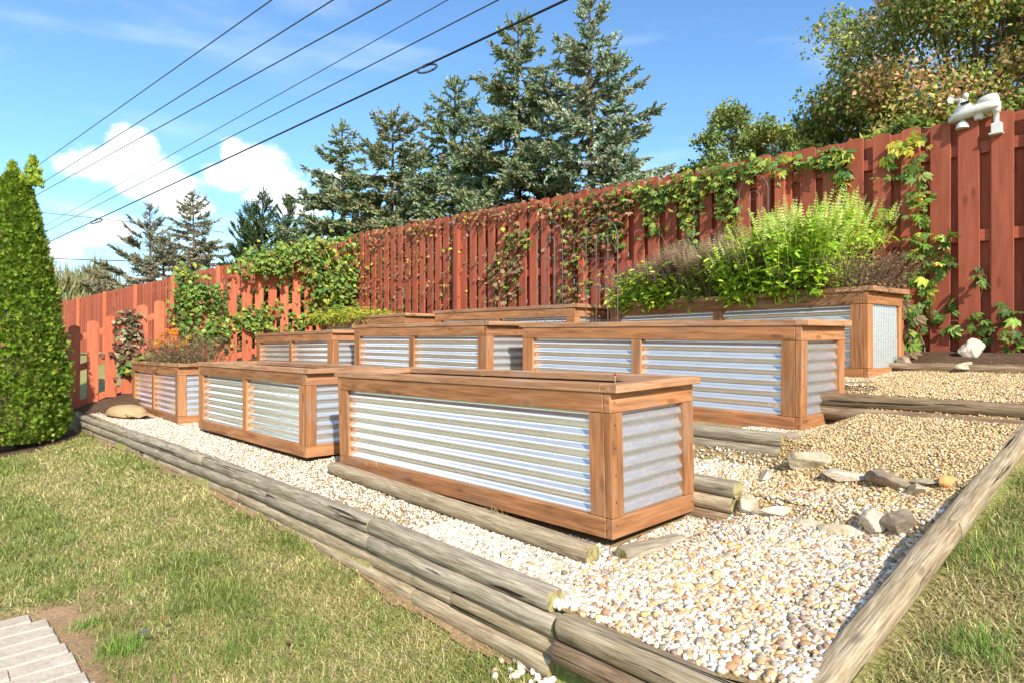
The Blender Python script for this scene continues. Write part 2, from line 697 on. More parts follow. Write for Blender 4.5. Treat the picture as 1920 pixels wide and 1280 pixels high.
def rock_mat(name, a, b_, c_):
    m, nt, b = newmat(name)
    f = noise(nt, objcoord(nt, (7, 7, 12)), 1.4, 9, .68)
    g = noise(nt, objcoord(nt, (40, 40, 40)), 1.4, 5, .7)
    c = ramp(nt, f, [(.3, a), (.5, b_), (.68, c_)])
    c = mixc(nt, .45, c, ramp(nt, g, [(.3, (.55, .55, .55)), (.7, (1.35, 1.35, 1.35))]), 'MULTIPLY')
    nt.links.new(c, b.inputs['Base Color'])
    b.inputs['Roughness'].default_value = .88
    bump(nt, b, g, .5, .01)
    return m


M_ROCK = rock_mat('tan_sandstone', (.22, .16, .09), (.42, .34, .22), (.60, .53, .40))
M_ROCK_BROWN = rock_mat('brown_sandstone', (.12, .09, .06), (.24, .18, .12), (.40, .31, .20))
M_ROCK_WHITE = rock_mat('pale_limestone', (.33, .26, .17), (.49, .41, .30), (.60, .53, .42))
M_PAVER = rock_mat('concrete_paver', (.41, .33, .24), (.49, .40, .30), (.55, .465, .36))
M_BLACK = plain('black_cable', (.012, .013, .015), .5)
M_WIRE = plain('grey_wire', (.05, .055, .06), .5, .3)
M_WIRE_PALE = plain('aluminium_wire', (.6, .62, .64), .4, .6)
M_IRON = plain('grey_trellis_wire', (.13, .12, .125), .5, .4)
M_WHITE = plain('white_plastic', (.62, .60, .55), .45)
M_SOLAR = plain('solar_cell', (.03, .035, .06), .2)
M_RED = plain('red_bead', (.5, .015, .03), .4)
M_STICK = plain('pale_stick', (.5, .4, .26), .8)
M_BURLAP = soil_mat('burlap', (.30, .19, .09), (.47, .32, .17), (.60, .45, .27), 120, .5)

M_SCREW = plain('dark_screw', (.05, .035, .025), .5, .5)

# ------------------------------------------------------------------ terrain
WALL_U = [-.3, 2, 8.8]
WALL_V = [-.60, -.655, -.79]
WALL_Z = [.618, .648, .548]


def wall_v(u):
    return np.interp(u, WALL_U, WALL_V)


zR_pts = ([-.75, 0, .55, .70, .76, .95, 1.02, 1.10, 1.4, 2.02, 2.10, 3.22, 3.30, 3.8, 6],
          [.525, .60, .655, .68, .745, .785, .80, .865, .945, 1.055, 1.165, 1.27, 1.335, 1.41, 1.5])
zL_pts = ([-.8, -.2, .64, .72, 1.26, 1.34, 2.3, 2.42, 3.3, 3.8, 6], [.565, .56, .60, .765, .775, .94, .965, 1.19, 1.27, 1.42, 1.5])


def ground_z(u, v):
    u = np.asarray(u, float)
    v = np.asarray(v, float)
    zr = np.interp(v, *zR_pts)
    zl = np.interp(v, *zL_pts)
    w = np.clip((u + .3) / .2, 0, 1)
    z = zr * (1 - w) + zl * w
    z = z + .045 * np.clip((-.80 - u) / .24, 0, 1) * np.clip((1.3 - v) / .7, 0, 1)
    plane = np.clip(.585 + .262 * (v + .65), .3, 1.52)
    w2 = np.clip((u - 7.7) / .9, 0, 1)
    z = z * (1 - w2) + plane * w2
    # neighbour side beyond the pickets levels out
    w3 = np.clip((u - 9.3) / 6, 0, 1)
    z = z * (1 - w3) + 1.05 * w3
    # lower lawn
    lawn_top = np.interp(u, [-1.2, -.2, 2, 5, 8.6, 12], [.30, .305, .40, .40, .33, .3])
    drop = np.clip(wall_v(u) - v, 0, 3)
    lawn = lawn_top - .15 * np.minimum(drop, 1.0) - .02 * drop
    front = v < wall_v(np.clip(u, -1, 9)) + .03
    z = np.where(front, lawn, z)
    # right-hand bank outside the border log
    bank = np.interp(v, [-6, -2.4, -.5, 2.2, 3.8, 6], [.15, .25, .53, 1.0, 1.4, 1.5]) + np.clip(-1.2 - u, 0, 6) * .05
    wb = np.clip((-1.06 - u) / .08, 0, 1)
    bank_front = np.where(v < -.66, np.interp(v, [-2.4, -.66], [.20, .36]), bank)
    z = z * (1 - wb) + np.where(v < -.66, np.maximum(bank_front, bank - .12), bank) * wb
    return z


def gz(u, v):
    return float(ground_z(np.array([u]), np.array([v]))[0])


def axis(lo, hi, step, far, g=1.35):
    a = list(np.arange(lo, hi + 1e-6, step))
    s = step
    x = hi
    right = []
    while x < far:
        s *= g
        x += s
        right.append(x)
    s = step
    x = lo
    left = []
    while x > -far:
        s *= g
        x -= s
        left.append(x)
    return np.array(left[::-1] + a + right)


def grid_mesh(name, us, vs, mask=None, dz=0.0, rough=0.0, mat=None, seed=3):
    A, B = np.meshgrid(us, vs, indexing='ij')
    Z = ground_z(A.ravel(), B.ravel()) + dz
    P = ORG[None] + A.ravel()[:, None] * UU + B.ravel()[:, None] * VV
    if rough:
        Z = Z + rough * vnoise(P, .9, seed) + rough * .4 * vnoise(P, 4, seed + 1)
    V = np.column_stack([P, Z])
    n, m = A.shape
    i, j = np.meshgrid(np.arange(n - 1), np.arange(m - 1), indexing='ij')
    F = np.stack([i * m + j, i * m + j + 1, (i + 1) * m + j + 1, (i + 1) * m + j], -1).reshape(-1, 4)
    if mask is not None:
        cu = (A[:-1, :-1] + A[1:, 1:]).ravel() / 2
        cv = (B[:-1, :-1] + B[1:, 1:]).ravel() / 2
        F = F[mask(cu, cv)]
        used, inv = np.unique(F, return_inverse=True)
        V = V[used]
        F = inv.reshape(-1, 4)
    return npmesh(name, V, F[:, ::-1], None, True, [mat])


us = axis(-3.2, 10.4, .1, 450)
vs = axis(-4.0, 4.2, .05, 450)
link('ground', grid_mesh('ground', us, vs, None, 0, .006, M_LAWN), kind='structure')
gus = np.arange(-1.1, 8.5, .06)
gvs = np.arange(-.9, 3.34, .03)
link('gravel_path', grid_mesh('gravel_path', gus, gvs, lambda u, v: (v > wall_v(u) + .04) & (v < 3.3) & (u > -1.08) & (u < 7.9 + .25 * np.sin(v * 5)), .014, .004, M_BED), kind='structure')
link('mulch_bed', grid_mesh('mulch_bed', np.arange(7.2, 9.4, .05), np.arange(-1.0, 3.6, .04), lambda u, v: (u > 7.75 + .25 * np.sin(v * 5)) & (v > wall_v(u) + .04), .02, .02, M_MULCH), kind='structure')
link('soil_strip', grid_mesh('soil_strip', np.arange(-3, 9.4, .08), np.arange(3.28, 4.1, .05), None, .02, .012, M_MULCH), kind='structure')
link('planting_bed', grid_mesh('planting_bed', np.arange(6.6, 10.3, .06), np.arange(-3.0, -.7, .06),
     lambda u, v: ((u - 8.45) / 1.15) ** 2 + ((v + 1.45) / .85) ** 2 < 1 + .15 * np.sin(u * 9) , .012, .01, M_MULCH), kind='structure')

M_BARE = soil_mat('bare_soil', (.20, .12, .06), (.34, .22, .12), (.48, .35, .20), 70, .5)
link('bare_soil', grid_mesh('bare_soil', np.arange(0, 2.3, .03), np.arange(-3.3, -1.4, .03),
     lambda u, v: (v < -1.56 + .05 * np.sin(u * 9) + .03 * np.sin(u * 23)) & (u < 2.06 + .04 * np.sin(v * 11)), .013, .004, M_BARE), kind='structure')
link('bare_soil', grid_mesh('bare_soil', np.arange(-.4, 8.8, .04), np.arange(-1.1, -.5, .02),
     lambda u, v: (v < wall_v(u) + .02) & (v > wall_v(u) - .035 - .025 * np.sin(u * 3.1) - .015 * np.sin(u * 11)), .016, .004, M_BARE), kind='structure')

# ------------------------------------------------------------------ boards
_cache = {}


def chamfer_box(l, w, t, c=.003):
    """box centred at the origin, x = length, slightly eased edges"""
    key = ('box', round(l, 3), round(w, 3), round(t, 3), c)
    if key in _cache:
        return _cache[key]
    h = np.array([l, w, t]) / 2
    V = []
    idx = {}
    for sx in (-1, 1):
        for sy in (-1, 1):
            for sz in (-1, 1):
                for k in range(3):
                    p = np.array([sx, sy, sz]) * h
                    q = p - np.array([sx, sy, sz]) * c
                    q[k] = p[k]
                    idx[(sx, sy, sz, k)] = len(V)
                    V.append(q)
    F4, F3 = [], []
    for k in range(3):
        a, b = [(1, 2), (2, 0), (0, 1)][k]
        for s in (-1, 1):
            def g(p, q):
                t_ = [0, 0, 0]
                t_[k] = s
                t_[a] = p
                t_[b] = q
                return idx[(*t_, k)]
            f = [g(-1, -1), g(1, -1), g(1, 1), g(-1, 1)]
            F4.append(f if s > 0 else f[::-1])
    for k in range(3):
        a, b = [(1, 2), (2, 0), (0, 1)][k]
        for p in (-1, 1):
            for q in (-1, 1):
                def g(sk, which):
                    t_ = [0, 0, 0]
                    t_[k] = sk
                    t_[a] = p
                    t_[b] = q
                    return idx[(*t_, which)]
                f = [g(-1, a), g(1, a), g(1, b), g(-1, b)]
                F4.append(f if p * q < 0 else f[::-1])
    for sx in (-1, 1):
        for sy in (-1, 1):
            for sz in (-1, 1):
                f = [idx[(sx, sy, sz, k)] for k in range(3)]
                F3.append(f if sx * sy * sz > 0 else f[::-1])
    me = npmesh('board', np.array(V), [np.array(F4), np.array(F3)])
    _cache[key] = me
    return me


def board(name, parent, P, x, y, center, size, mat, c=.003):
    """P parent world matrix; x, y local axis directions; size l,w,t"""
    x = Vector(x).normalized()
    y = Vector(y).normalized()
    z = x.cross(y)
    Rm = Matrix((x, y, z)).transposed().to_4x4()
    me = chamfer_box(*size, c)
    if len(me.materials) == 0:
        me.materials.append(mat)
    elif me.materials[0] != mat:
        key = ('box', *[round(s, 3) for s in size], c, mat.name)
        if key not in _cache:
            m2 = me.copy()
            m2.materials.clear()
            m2.materials.append(mat)
            _cache[key] = m2
        me = _cache[key]
    return link(name, me, mat, parent, P @ Matrix.Translation(Vector(center)) @ Rm)


# ------------------------------------------------------------------ raised planters
PW, PH = .668, .68
BW, BT, CT = .089, .038, .038


def corr_mesh(L, Hh, vertical=False, pitch=.068, amp=.0095, dull=False):
    """corrugated sheet: x length, z height, centred; waves run along x (ridges horizontal)"""
    key = ('corr', round(L, 3), round(Hh, 3), vertical, dull)
    if key in _cache:
        return _cache[key]
    if vertical:
        n = int(L / pitch * 10)
        a = np.linspace(-L / 2, L / 2, n + 1)
        y = amp * np.sin(a / pitch * 2 * np.pi)
        rows = np.stack([np.column_stack([a, y, np.full_like(a, -Hh / 2)]), np.column_stack([a, y, np.full_like(a, Hh / 2)])], 1)
    else:
        n = int(Hh / pitch * 12)
        a = np.linspace(-Hh / 2, Hh / 2, n + 1)
        y = amp * np.sin(a / pitch * 2 * np.pi)
        rows = np.stack([np.column_stack([np.full_like(a, -L / 2), y, a]), np.column_stack([np.full_like(a, L / 2), y, a])], 1)
    m = len(rows)
    Vf = rows.reshape(-1, 3)
    Vb = Vf + np.array([0, .0016, 0])
    i = np.arange(m - 1) * 2
    F = np.stack([i, i + 1, i + 3, i + 2], -1)
    if vertical:
        F = F[:, ::-1]
    n0 = len(Vf)
    F2 = F[:, ::-1] + n0
    # the cut edges get vertices of their own so the sheet keeps clean normals
    E, Ve = [], []
    for s in (0, 1):
        m0 = 2 * n0 + len(Ve) * 2 * m
        Ve.append(np.vstack([Vf[s::2], Vb[s::2]]))
        k = np.arange(m - 1)
        E.append(np.stack([m0 + k, m0 + k + 1, m0 + m + k + 1, m0 + m + k], -1))
    me = npmesh('corrugated_panel', np.vstack([Vf, Vb] + Ve), np.concatenate([F, F2] + E), None, True)
    _cache[key] = me
    return me


def planter(label, X, Y, zb, dyaw, L, s, s2, group, mid_post=True, end_vertical=False, soil_drop=.12, dull_end=False):
    a = TH + R(dyaw)
    M = Matrix.Translation((X, Y, zb)) @ Matrix.Rotation(a - R(90), 4, 'Z') @ Matrix.Rotation(math.atan(s), 4, 'Y') @ Matrix.Rotation(math.atan(s2), 4, 'X')
    t = bpy.data.objects.new('raised_planter', None)
    COL.objects.link(t)
    t.matrix_world = M
    WM[t.name] = M
    tags(t, label, 'planter', group)
    W, H = PW, PH
    zt = H - CT

    def b(name, x, y, c, size, mat=M_CEDAR):
        return board(name, t, M, x, y, c, size, mat)
    X_, Y_, Z_ = (1, 0, 0), (0, 1, 0), (0, 0, 1)
    g = .0015
    li = L - 2 * BT
    for yc, front in ((BT / 2, True), (W - BT / 2, False)):
        b('top_rail', X_, Z_, (-L / 2, yc, zt - BW / 2), (li - 2 * g, BW, BT))
        b('bottom_rail', X_, Z_, (-L / 2, yc, BW / 2), (li - 2 * g, BW, BT))
        xs = [-BT - BW / 2, -L + BT + BW / 2]
        if mid_post:
            xs.append(-L / 2)
        for xc in xs:
            b('post', Z_, X_, (xc, yc, (BW + zt - BW) / 2), (zt - 2 * BW - 2 * g, BW - g, BT - .002))
        ph = zt - 2 * BW + .016
        yy = yc + .005 * (1 if front else -1)
        xa, xb, xm = -BT - BW + .008, -L + BT + BW - .008, BW / 2 - .008
        segs = [(xa, -L / 2 + xm), (-L / 2 - xm, xb)] if mid_post else [(xa, xb)]
        for x0, x1 in segs:
            me = corr_mesh(abs(x1 - x0), ph)
            link('corrugated_panel', me, M_GALV, t, M @ Matrix.Translation(((x0 + x1) / 2, yy, zt / 2)))
    for xc, right in ((-BT / 2, True), (-L + BT / 2, False)):
        b('end_rail', Y_, Z_, (xc, W / 2, zt - BW / 2), (W - .001, BW, BT))
        b('end_rail', Y_, Z_, (xc, W / 2, BW / 2), (W - .001, BW, BT))
        for yc in (BW / 2, W - BW / 2):
            b('post', Z_, Y_, (xc, yc, zt / 2), (zt - 2 * BW - 2 * g, BW - g, BT - .001))
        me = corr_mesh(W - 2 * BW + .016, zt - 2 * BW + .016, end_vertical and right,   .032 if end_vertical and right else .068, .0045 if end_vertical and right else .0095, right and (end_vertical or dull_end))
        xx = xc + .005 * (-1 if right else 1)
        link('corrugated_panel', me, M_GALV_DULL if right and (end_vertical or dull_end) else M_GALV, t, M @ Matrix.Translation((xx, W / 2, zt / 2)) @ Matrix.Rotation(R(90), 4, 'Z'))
    # cap boards: long ones flush with the front, end ones with an overhang
    ov, of = .042, .006
    cl = L + 2 * ov - 2 * (BW + .0015)
    for yc in (-of + BW / 2, W + of - BW / 2):
        b('cap_board', X_, Y_, (-L / 2, yc, zt + CT / 2 + .001), (cl, BW, CT), M_CAP)
    for xc in (ov - BW / 2, -L - ov + BW / 2):
        b('cap_board', Y_, X_, (xc, W / 2, zt + CT / 2 + .0012), (W + 2 * of, BW, CT), M_CAP)
    # soil
    n, m = 40, 12
    xs = np.linspace(-L + .07, -.07, n)
    ys = np.linspace(.07, W - .07, m)
    A, B = np.meshgrid(xs, ys, indexing='ij')
    P = np.column_stack([A.ravel(), B.ravel()])
    Z = H - soil_drop + .014 * vnoise(P, 3, int(abs(X * 100))) + .01 * np.random.default_rng(int(abs(Y * 77))).normal(size=n * m) * .6
    i, j = np.meshgrid(np.arange(n - 1), np.arange(m - 1), indexing='ij')
    F = np.stack([i * m + j, (i + 1) * m + j, (i + 1) * m + j + 1, i * m + j + 1], -1).reshape(-1, 4)
    link('soil', npmesh('soil', np.column_stack([P, Z]), F, None, True), M_SOIL, t, M)
    # screws on the near corner
    if not mid_post or dull_end:
        for (x, y, z) in [(.001, .03, .50), (.001, .03, .40), (.001, .03, .28), (.001, .03, .16), (.001, .03, .60), (.001, W - .03, .60), (.001, .03, .06), (.001, W - .03, .05)]:
            mb = MB()
            mb.tube(np.array([(0, 0, 0), (.0012, 0, 0)]), .0035, 8)
            link('screw', mb.build('screw', True, [M_SCREW]), None, t, M @ Matrix.Translation((x, y, z)))
    return t, M


PG = 'corrugated steel and cedar planters'
PLANT = {}
for key, label, args, kw in [
    ('A', 'large empty planter at the front with one long unbroken corrugated panel', (.44, 2.83, .637, 1.2, 2.44, -.010, .022), dict(mid_post=False, soil_drop=.13, dull_end=True)),
    ('B', 'middle planter of the front row, above the white gravel', (-1.57, 4.95, .618, 1.6, 2.44, -.001, 0), {}),
    ('C', 'farthest planter of the front row, holding withered orange marigolds', (-3.75, 7.29, .580, -1.0, 2.44, -.012, 0), {}),
    ('R', 'right planter of the middle row, with wire trellises standing in it', (1.74, 3.91, .955, .7, 2.44, .012, .01), dict(dull_end=True)),
    ('M', 'middle planter of the middle row, between two other planters', (-.23, 5.80, 1.006, 0, 2.44, .005, 0), {}),
    ('N', 'leftmost planter of the middle row, nearest the picket fence', (-2.15, 7.76, .966, -.1, 2.44, -.010, 0), {}),
    ('S', 'right planter of the back row, overflowing with bright green basil', (2.56, 4.66, 1.223, -2.2, 2.46, -.008, 0), dict(end_vertical=True, soil_drop=.08)),
    ('T', 'middle planter of the back row, close to the red board fence', (.63, 6.57, 1.206, .1, 2.44, .006, 0), {}),
    ('Q', 'leftmost planter of the back row, with yellow green foliage spilling over', (-1.40, 8.45, 1.197, 0, 2.44, -.006, 0), dict(soil_drop=.07)),
]:
    PLANT[key] = planter(label, args[0], args[1], args[2], args[3], args[4], args[5], args[6], PG, **kw)

# ------------------------------------------------------------------ timbers


def timber_mesh(L, w=.092, h=.076, seed=0, mat=None, bend=0):
    r = np.random.default_rng(seed)
    ns, k = max(8, int(L / .07)), 18
    x = np.linspace(-L / 2, L / 2, ns)
    ang = np.arange(k) / k * 2 * np.pi
    ca, sa = np.cos(ang), np.sin(ang)
    e = .72
    cy = np.sign(ca) * np.abs(ca) ** e * w / 2
    cz = np.clip(np.sign(sa) * np.abs(sa) ** .85 * h / 2 * 1.12, -h / 2, h / 2)
    sc = 1 + .03 * vnoise(np.column_stack([x, x * 0]), .8, seed)
    offy = .006 * vnoise(np.column_stack([x, x * 0]), .35, seed + 1) + bend * (1 - (2 * x / L) ** 2)
    offz = .003 * vnoise(np.column_stack([x, x * 0]), .5, seed + 2)
    V = np.zeros((ns, k, 3))
    V[:, :, 0] = x[:, None]
    V[:, :, 1] = cy[None] * sc[:, None] + offy[:, None]
    V[:, :, 2] = cz[None] * sc[:, None] + offz[:, None]
    V[:, :, 1:] += r.normal(scale=.0007, size=V[:, :, 1:].shape)
    # eased ends
    V[0, :, 1:] *= .93
    V[-1, :, 1:] *= .93
    V[1, :, 0] = -L / 2 + .012
    V[-2, :, 0] = L / 2 - .012
    tilt = r.normal(scale=.05, size=2)
    V[0, :, 0] += V[0, :, 2] * tilt[0]
    V[-1, :, 0] += V[-1, :, 2] * tilt[1]
    i = np.arange(ns - 1)[:, None] * k
    j = np.arange(k)[None]
    jn = (j + 1) % k
    F = np.stack([i + j, i + jn, i + k + jn, i + k + j], -1).reshape(-1, 4)[:, ::-1]
    Vc = V.reshape(-1, 3)
    # separate cap rings so end grain shades flat
    caps = []
    n0 = len(Vc)
    VV_ = [Vc]
    for e_, st in ((0, 1), (ns - 1, -1)):
        ring = V[e_]
        VV_.append(np.vstack([ring, ring.mean(0, keepdims=True)]))
        q = np.arange(k)
        f = np.stack([q, (q + 1) % k, np.full(k, k)], -1) + n0
        caps.append(f if e_ == 0 else f[:, ::-1])
        n0 += k + 1
    C = np.concatenate(caps)
    me = npmesh('timber', np.vstack(VV_), [F, C], None, True, [mat or M_LOG, M_END], np.concatenate([np.zeros(len(F)), np.ones(len(C))]))
    sm = np.concatenate([np.ones(len(F), bool), np.zeros(len(C), bool)])
    me.polygons.foreach_set('use_smooth', sm)
    return me


_ts = [0]


def timber(a, b, parent=None, name='timber', w=.092, h=.076, mat=None, roll=0, **kw):
    _ts[0] += 1
    a, b = Vector(a), Vector(b)
    d = b - a
    x = d.normalized()
    y = Vector((0, 0, 1)).cross(x).normalized()
    z = x.cross(y)
    Rm = Matrix((x, y, z)).transposed().to_4x4()
    me = timber_mesh(d.length, w, h, _ts[0] * 13, mat)
    return link(name, me, None, parent, Matrix.Translation((a + b) / 2) @ Rm @ Matrix.Rotation(R(roll), 4, 'X'), **kw)


# long front retaining wall, four courses of butted timbers
t = thing('retaining_wall', 'long weathered timber retaining wall edging the front lawn', 'retaining wall', uv(4, -.7, .3))
joints = [[-.20, 1.02, 3.45, 5.85, 8.62], [-.235, 1.0, 2.2, 4.62, 7.0, 8.60], [-.25, .35, 2.7, 5.1, 7.5, 8.7], [-.22, .62, 1.9, 4.3, 6.7, 8.6]]
for c in range(4):
    for u0, u1 in zip(joints[c][:-1], joints[c][1:]):
        off = [0, -.012, -.004, -.02][c] + rng.normal(scale=.003)
        pts = []
        for u_ in (u0 + .002, u1 - .002):
            zz = float(np.interp(u_, WALL_U, WALL_Z)) - .037 - c * .0745
            pts.append(uv(u_, float(wall_v(u_)) + .045 + off, zz))
        timber(pts[0], pts[1], t, mat=[M_LOG, M_LOG, M_LOG_WARM, M_LOG_WARM][c], w=.094)

# short return by the near corner, along the bottom edge
t = thing('retaining_wall', 'low two timber edging at the bottom corner below the pebbles', 'retaining wall', uv(-.65, -.62, .4))
timber(uv(-.262, -.565, .520), uv(-1.22, -.548, .520), t, w=.135, h=.085, mat=M_LOG_WARM)
timber(uv(-.255, -.585, .438), uv(-1.22, -.568, .438), t, w=.115, h=.08, mat=M_LOG_BROWN)

# sloping border on the right
t = thing('garden_border', 'pale round timber border sloping up between pebbles and right lawn', 'border')
B0, B1 = uv(-1.075, -.75, .525), uv(-1.085, 2.10, 1.045)
for f0, f1 in ((0, .5), (.5, 1)):
    timber(B0.lerp(B1, f0 + .0005), B0.lerp(B1, f1 - .0005), t, w=.09, h=.088, mat=M_LOG_WARM)

# log in front of the near planter and its offcut
timber(uv(-.03, -.165, .618), uv(2.42, -.115, .622), name='log', w=.088, h=.08, mat=M_LOG_WARM, label='round timber lying along the foot of the front planter', cat='log')
timber(uv(-.085, -.05, .60), uv(-.16, .27, .612), name='log', w=.085, h=.07, mat=M_LOG, label='short timber offcut under the corner of the front planter', cat='log')

# stub retaining walls between first and second row
t = thing('retaining_wall', 'lower short stack of timbers behind the front planter', 'retaining wall', uv(.4, .7, .6))
for c in range(3):
    timber(uv(-.205 + .012 * c, .70 - .006 * c, .785 - c * .0745), uv(2.2 + c * .05, .72, .785 - c * .0745), t, w=.10, mat=[M_LOG, M_LOG_WARM, M_LOG_BROWN][c])
t = thing('retaining_wall', 'taller grey timber stack below the right planter of the middle row', 'retaining wall', uv(.4, 1.36, .75))
for c in range(4):
    timber(uv(-.125 + .012 * c, 1.345 - .008 * c, .955 - c * .0745), uv(2.3 + c * .05, 1.345, .955 - c * .0745), t, w=.095, mat=M_LOG)
t = thing('garden_step', 'step of two stacked brown timbers across the gravel slope', 'step', uv(-.5, 2.06, 1.05))
timber(uv(.05, 2.075, 1.135), uv(-1.5, 2.085, 1.135), t, w=.098, h=.082, mat=M_LOG_BROWN)
timber(uv(.05, 2.06, 1.055), uv(-1.45, 2.07, 1.055), t, w=.098, h=.08, mat=M_LOG_BROWN)
timber(uv(.15, 3.27, 1.305), uv(-1.9, 3.27, 1.305), name='garden_step', w=.1, h=.08, mat=M_LOG_BROWN, label='single brown timber step at the foot of the red fence', cat='step')
t = thing('retaining_wall', 'timber edging holding the terrace of the back row', 'retaining wall', uv(3, 2.38, 1.1))
for c in range(3):
    for u0, u1 in ((.2, 2.6), (2.62, 5.0), (5.02, 7.4)):
        timber(uv(u0, 2.36, 1.17 - c * .0745), uv(u1, 2.36, 1.17 - c * .0745), t, mat=M_LOG)

# ------------------------------------------------------------------ fences
def fence_board_mesh(w, h, t, style, seed=0):
    """local x = up (length), y = width, z = thickness; base at x=0"""
    key = ('fb', w, round(h, 2), t, style)
    if key in _cache:
        return _cache[key]
    if style == 'ear':
        c = w * .15
        prof = [(0, -w / 2), (h - c, -w / 2), (h - c * .55, -w / 2 + c * .12), (h - c * .2, -w / 2 + c * .45), (h, -w / 2 + c), (h + .003, 0), (h, w / 2 - c), (h - c * .2, w / 2 - c * .45), (h - c * .55, w / 2 - c * .12), (h - c, w / 2), (0, w / 2)]
    elif style == 'round':
        prof = [(0, -w / 2), (h - w * .34, -w / 2)]
        for k in range(1, 8):
            a = np.pi * k / 8
            prof.append((h - w * .34 + math.sin(a) * w * .34, -w / 2 * math.cos(a)))
        prof += [(h - w * .34, w / 2), (0, w / 2)]
    else:
        prof = [(0, -w / 2), (h, -w / 2), (h, w / 2), (0, w / 2)]
    prof = np.array(prof)
    n = len(prof)
    e = .0025
    ctr = np.array([h / 2, 0])
    inner = prof - np.sign(prof - ctr) * e * np.array([1, 1])
    L = [np.column_stack([inner, np.full(n, t / 2)]), np.column_stack([prof, np.full(n, t / 2 - e)]), np.column_stack([prof, np.full(n, -t / 2 + e)]), np.column_stack([inner, np.full(n, -t / 2)])]
    V = np.vstack(L)
    me = bpy.data.meshes.new('fence_board')
    faces = [list(range(n))[::-1], list(range(3 * n, 4 * n))]
    faces[0] = list(range(n))
    faces[1] = list(range(3 * n, 4 * n))[::-1]
    for r_ in range(3):
        for k in range(n):
            kn = (k + 1) % n
            faces.append([r_ * n + k, (r_ + 1) * n + k, (r_ + 1) * n + kn, r_ * n + kn])
    me.from_pydata([tuple(v) for v in V], [], faces)
    me.update()
    _cache[key] = me
    return me


def fence(name, label, a, b, ztop, zbot, face, pitch, w, style, mat, rails, posts, shadow=True, zj=.006, post_h=None, post_front=(), cat='fence'):
    """a,b ground ends (Vector xy); ztop/zbot functions of distance; face = unit vector the front faces"""
    d = (b - a)
    d.z = 0
    L = d.length
    x = d.normalized()
    t = thing(name, label, cat, (a.x, a.y, zbot(0)))
    up = Vector((0, 0, 1))
    n = int(L / pitch)
    r = np.random.default_rng(len(name) + int(L * 10))
    bt = .018

    def put(s, off, style_):
        zt_, zb_ = ztop(s) + r.normal(scale=zj), zbot(s) + .02
        h = round((zt_ - zb_) / .04) * .04
        me = fence_board_mesh(w, h, bt, style_)
        if len(me.materials) == 0:
            me.materials.append(mat)
        p = a + x * s + face * off
        lean = r.normal(scale=.004)
        y = (x + up * lean).normalized()
        Rm = Matrix(((up - x * lean).normalized(), y, ((up).cross(y)).normalized())).transposed().to_4x4()
        link('fence_board', me, mat, t, Matrix.Translation((p.x, p.y, zt_ - h)) @ Rm)
    for k in range(n):
        s = (k + .5) * pitch + r.normal(scale=.004)
        put(s, .02 + bt / 2 + .001, style)
        if shadow:
            put(s + pitch / 2, -.02 - bt / 2 - .001, style)
    ps = posts
    for s0, s1 in zip(ps[:-1], ps[1:]):
        for fr in rails:
            za = zbot(s0) + (ztop(s0) - zbot(s0)) * fr
            zb_ = zbot(s1) + (ztop(s1) - zbot(s1)) * fr
            pa = a + x * (s0 + .002)
            pb = a + x * (s1 - .002)
            pa = Vector((pa.x, pa.y, za))
            pb = Vector((pb.x, pb.y, zb_))
            dx = (pb - pa).normalized()
            yy = (up - dx * up.dot(dx)).normalized()
            board('rail', t, Matrix.Identity(4), dx, yy, (pa + pb) / 2, ((pb - pa).length, .089, .037), mat)
    for k, s in enumerate(ps):
        h = (ztop(s) - zbot(s)) + (post_h or 0)
        off = .06 if k in post_front else -.005
        p = a + x * s + face * off
        board('post', t, Matrix.Identity(4), up, x, (p.x, p.y, zbot(s) + h / 2 - .05), (h, .09, .09 if k in post_front else .034), mat)
    return t


FA, FB = uv(-3.0, 3.86), uv(9.02, 3.50)
fd = (FB - FA).normalized()
fface = Vector((-fd.y, fd.x, 0))
if fface.dot(Vector((0, -1, 0))) < 0:
    fface = -fface
FL = (FB - FA).length
f_top = lambda s: 3.165 + (3.452 - 3.165) * (s / FL)
f_bot = lambda s: 1.375 + (1.53 - 1.375) * (s / FL)
fence('board_fence', 'tall red shadowbox board fence along the back of the garden', FA, FB, f_top, f_bot, fface, .205, .138, 'ear', M_FENCE, (.10, .5, .87),
      [0.0, 2.40, 4.02, 6.42, 8.82, FL - .05], post_h=-.13, post_front=(2, 3, 4))

PA, PB = uv(9.0, 3.42), uv(9.0, -1.6)
pd = (PB - PA).normalized()
pface = Vector((-pd.y, pd.x, 0))
if pface.dot(Vector((sun_h[0], sun_h[1], 0))) < 0:
    pface = -pface
p_v = lambda s: 3.42 - s
p_top = lambda s: float(np.interp(p_v(s), [-1.6, -.65, 1.83, 3.42], [1.47, 1.75, 2.70, 3.28]))
p_bot = lambda s: gz(9.0, p_v(s)) + .0
fence('picket_fence', 'orange red picket fence stepping down the slope beside the arborvitae', PA, PB, p_top, p_bot, pface, .213, .14, 'round', M_FENCE_FAR, (.10, .5, .83),
      [.03, 1.75, 3.5, 5.0], shadow=False, zj=.012, post_h=-.1)

QA = uv(9.06, 3.56)
QB = at(70, 580, 25.5)
QB.z = 0
qd = (QB - QA).normalized()
qface = Vector((-qd.y, qd.x, 0))
if qface.y > 0:
    qface = -qface
QL = (QB - QA).length
q_top = lambda s: 3.42 + (2.86 - 3.42) * (s / QL)
q_bot = lambda s: 1.42 + (1.05 - 1.42) * (s / QL)
fence('board_fence', 'distant red board fence running away beyond the picket fence', QA, QB, q_top, q_bot, qface, .2, .138, 'ear', M_FENCE_FAR, (.1, .5, .87),
      list(np.linspace(.05, QL - .05, 9)), post_h=.06, post_front=tuple(range(9)))

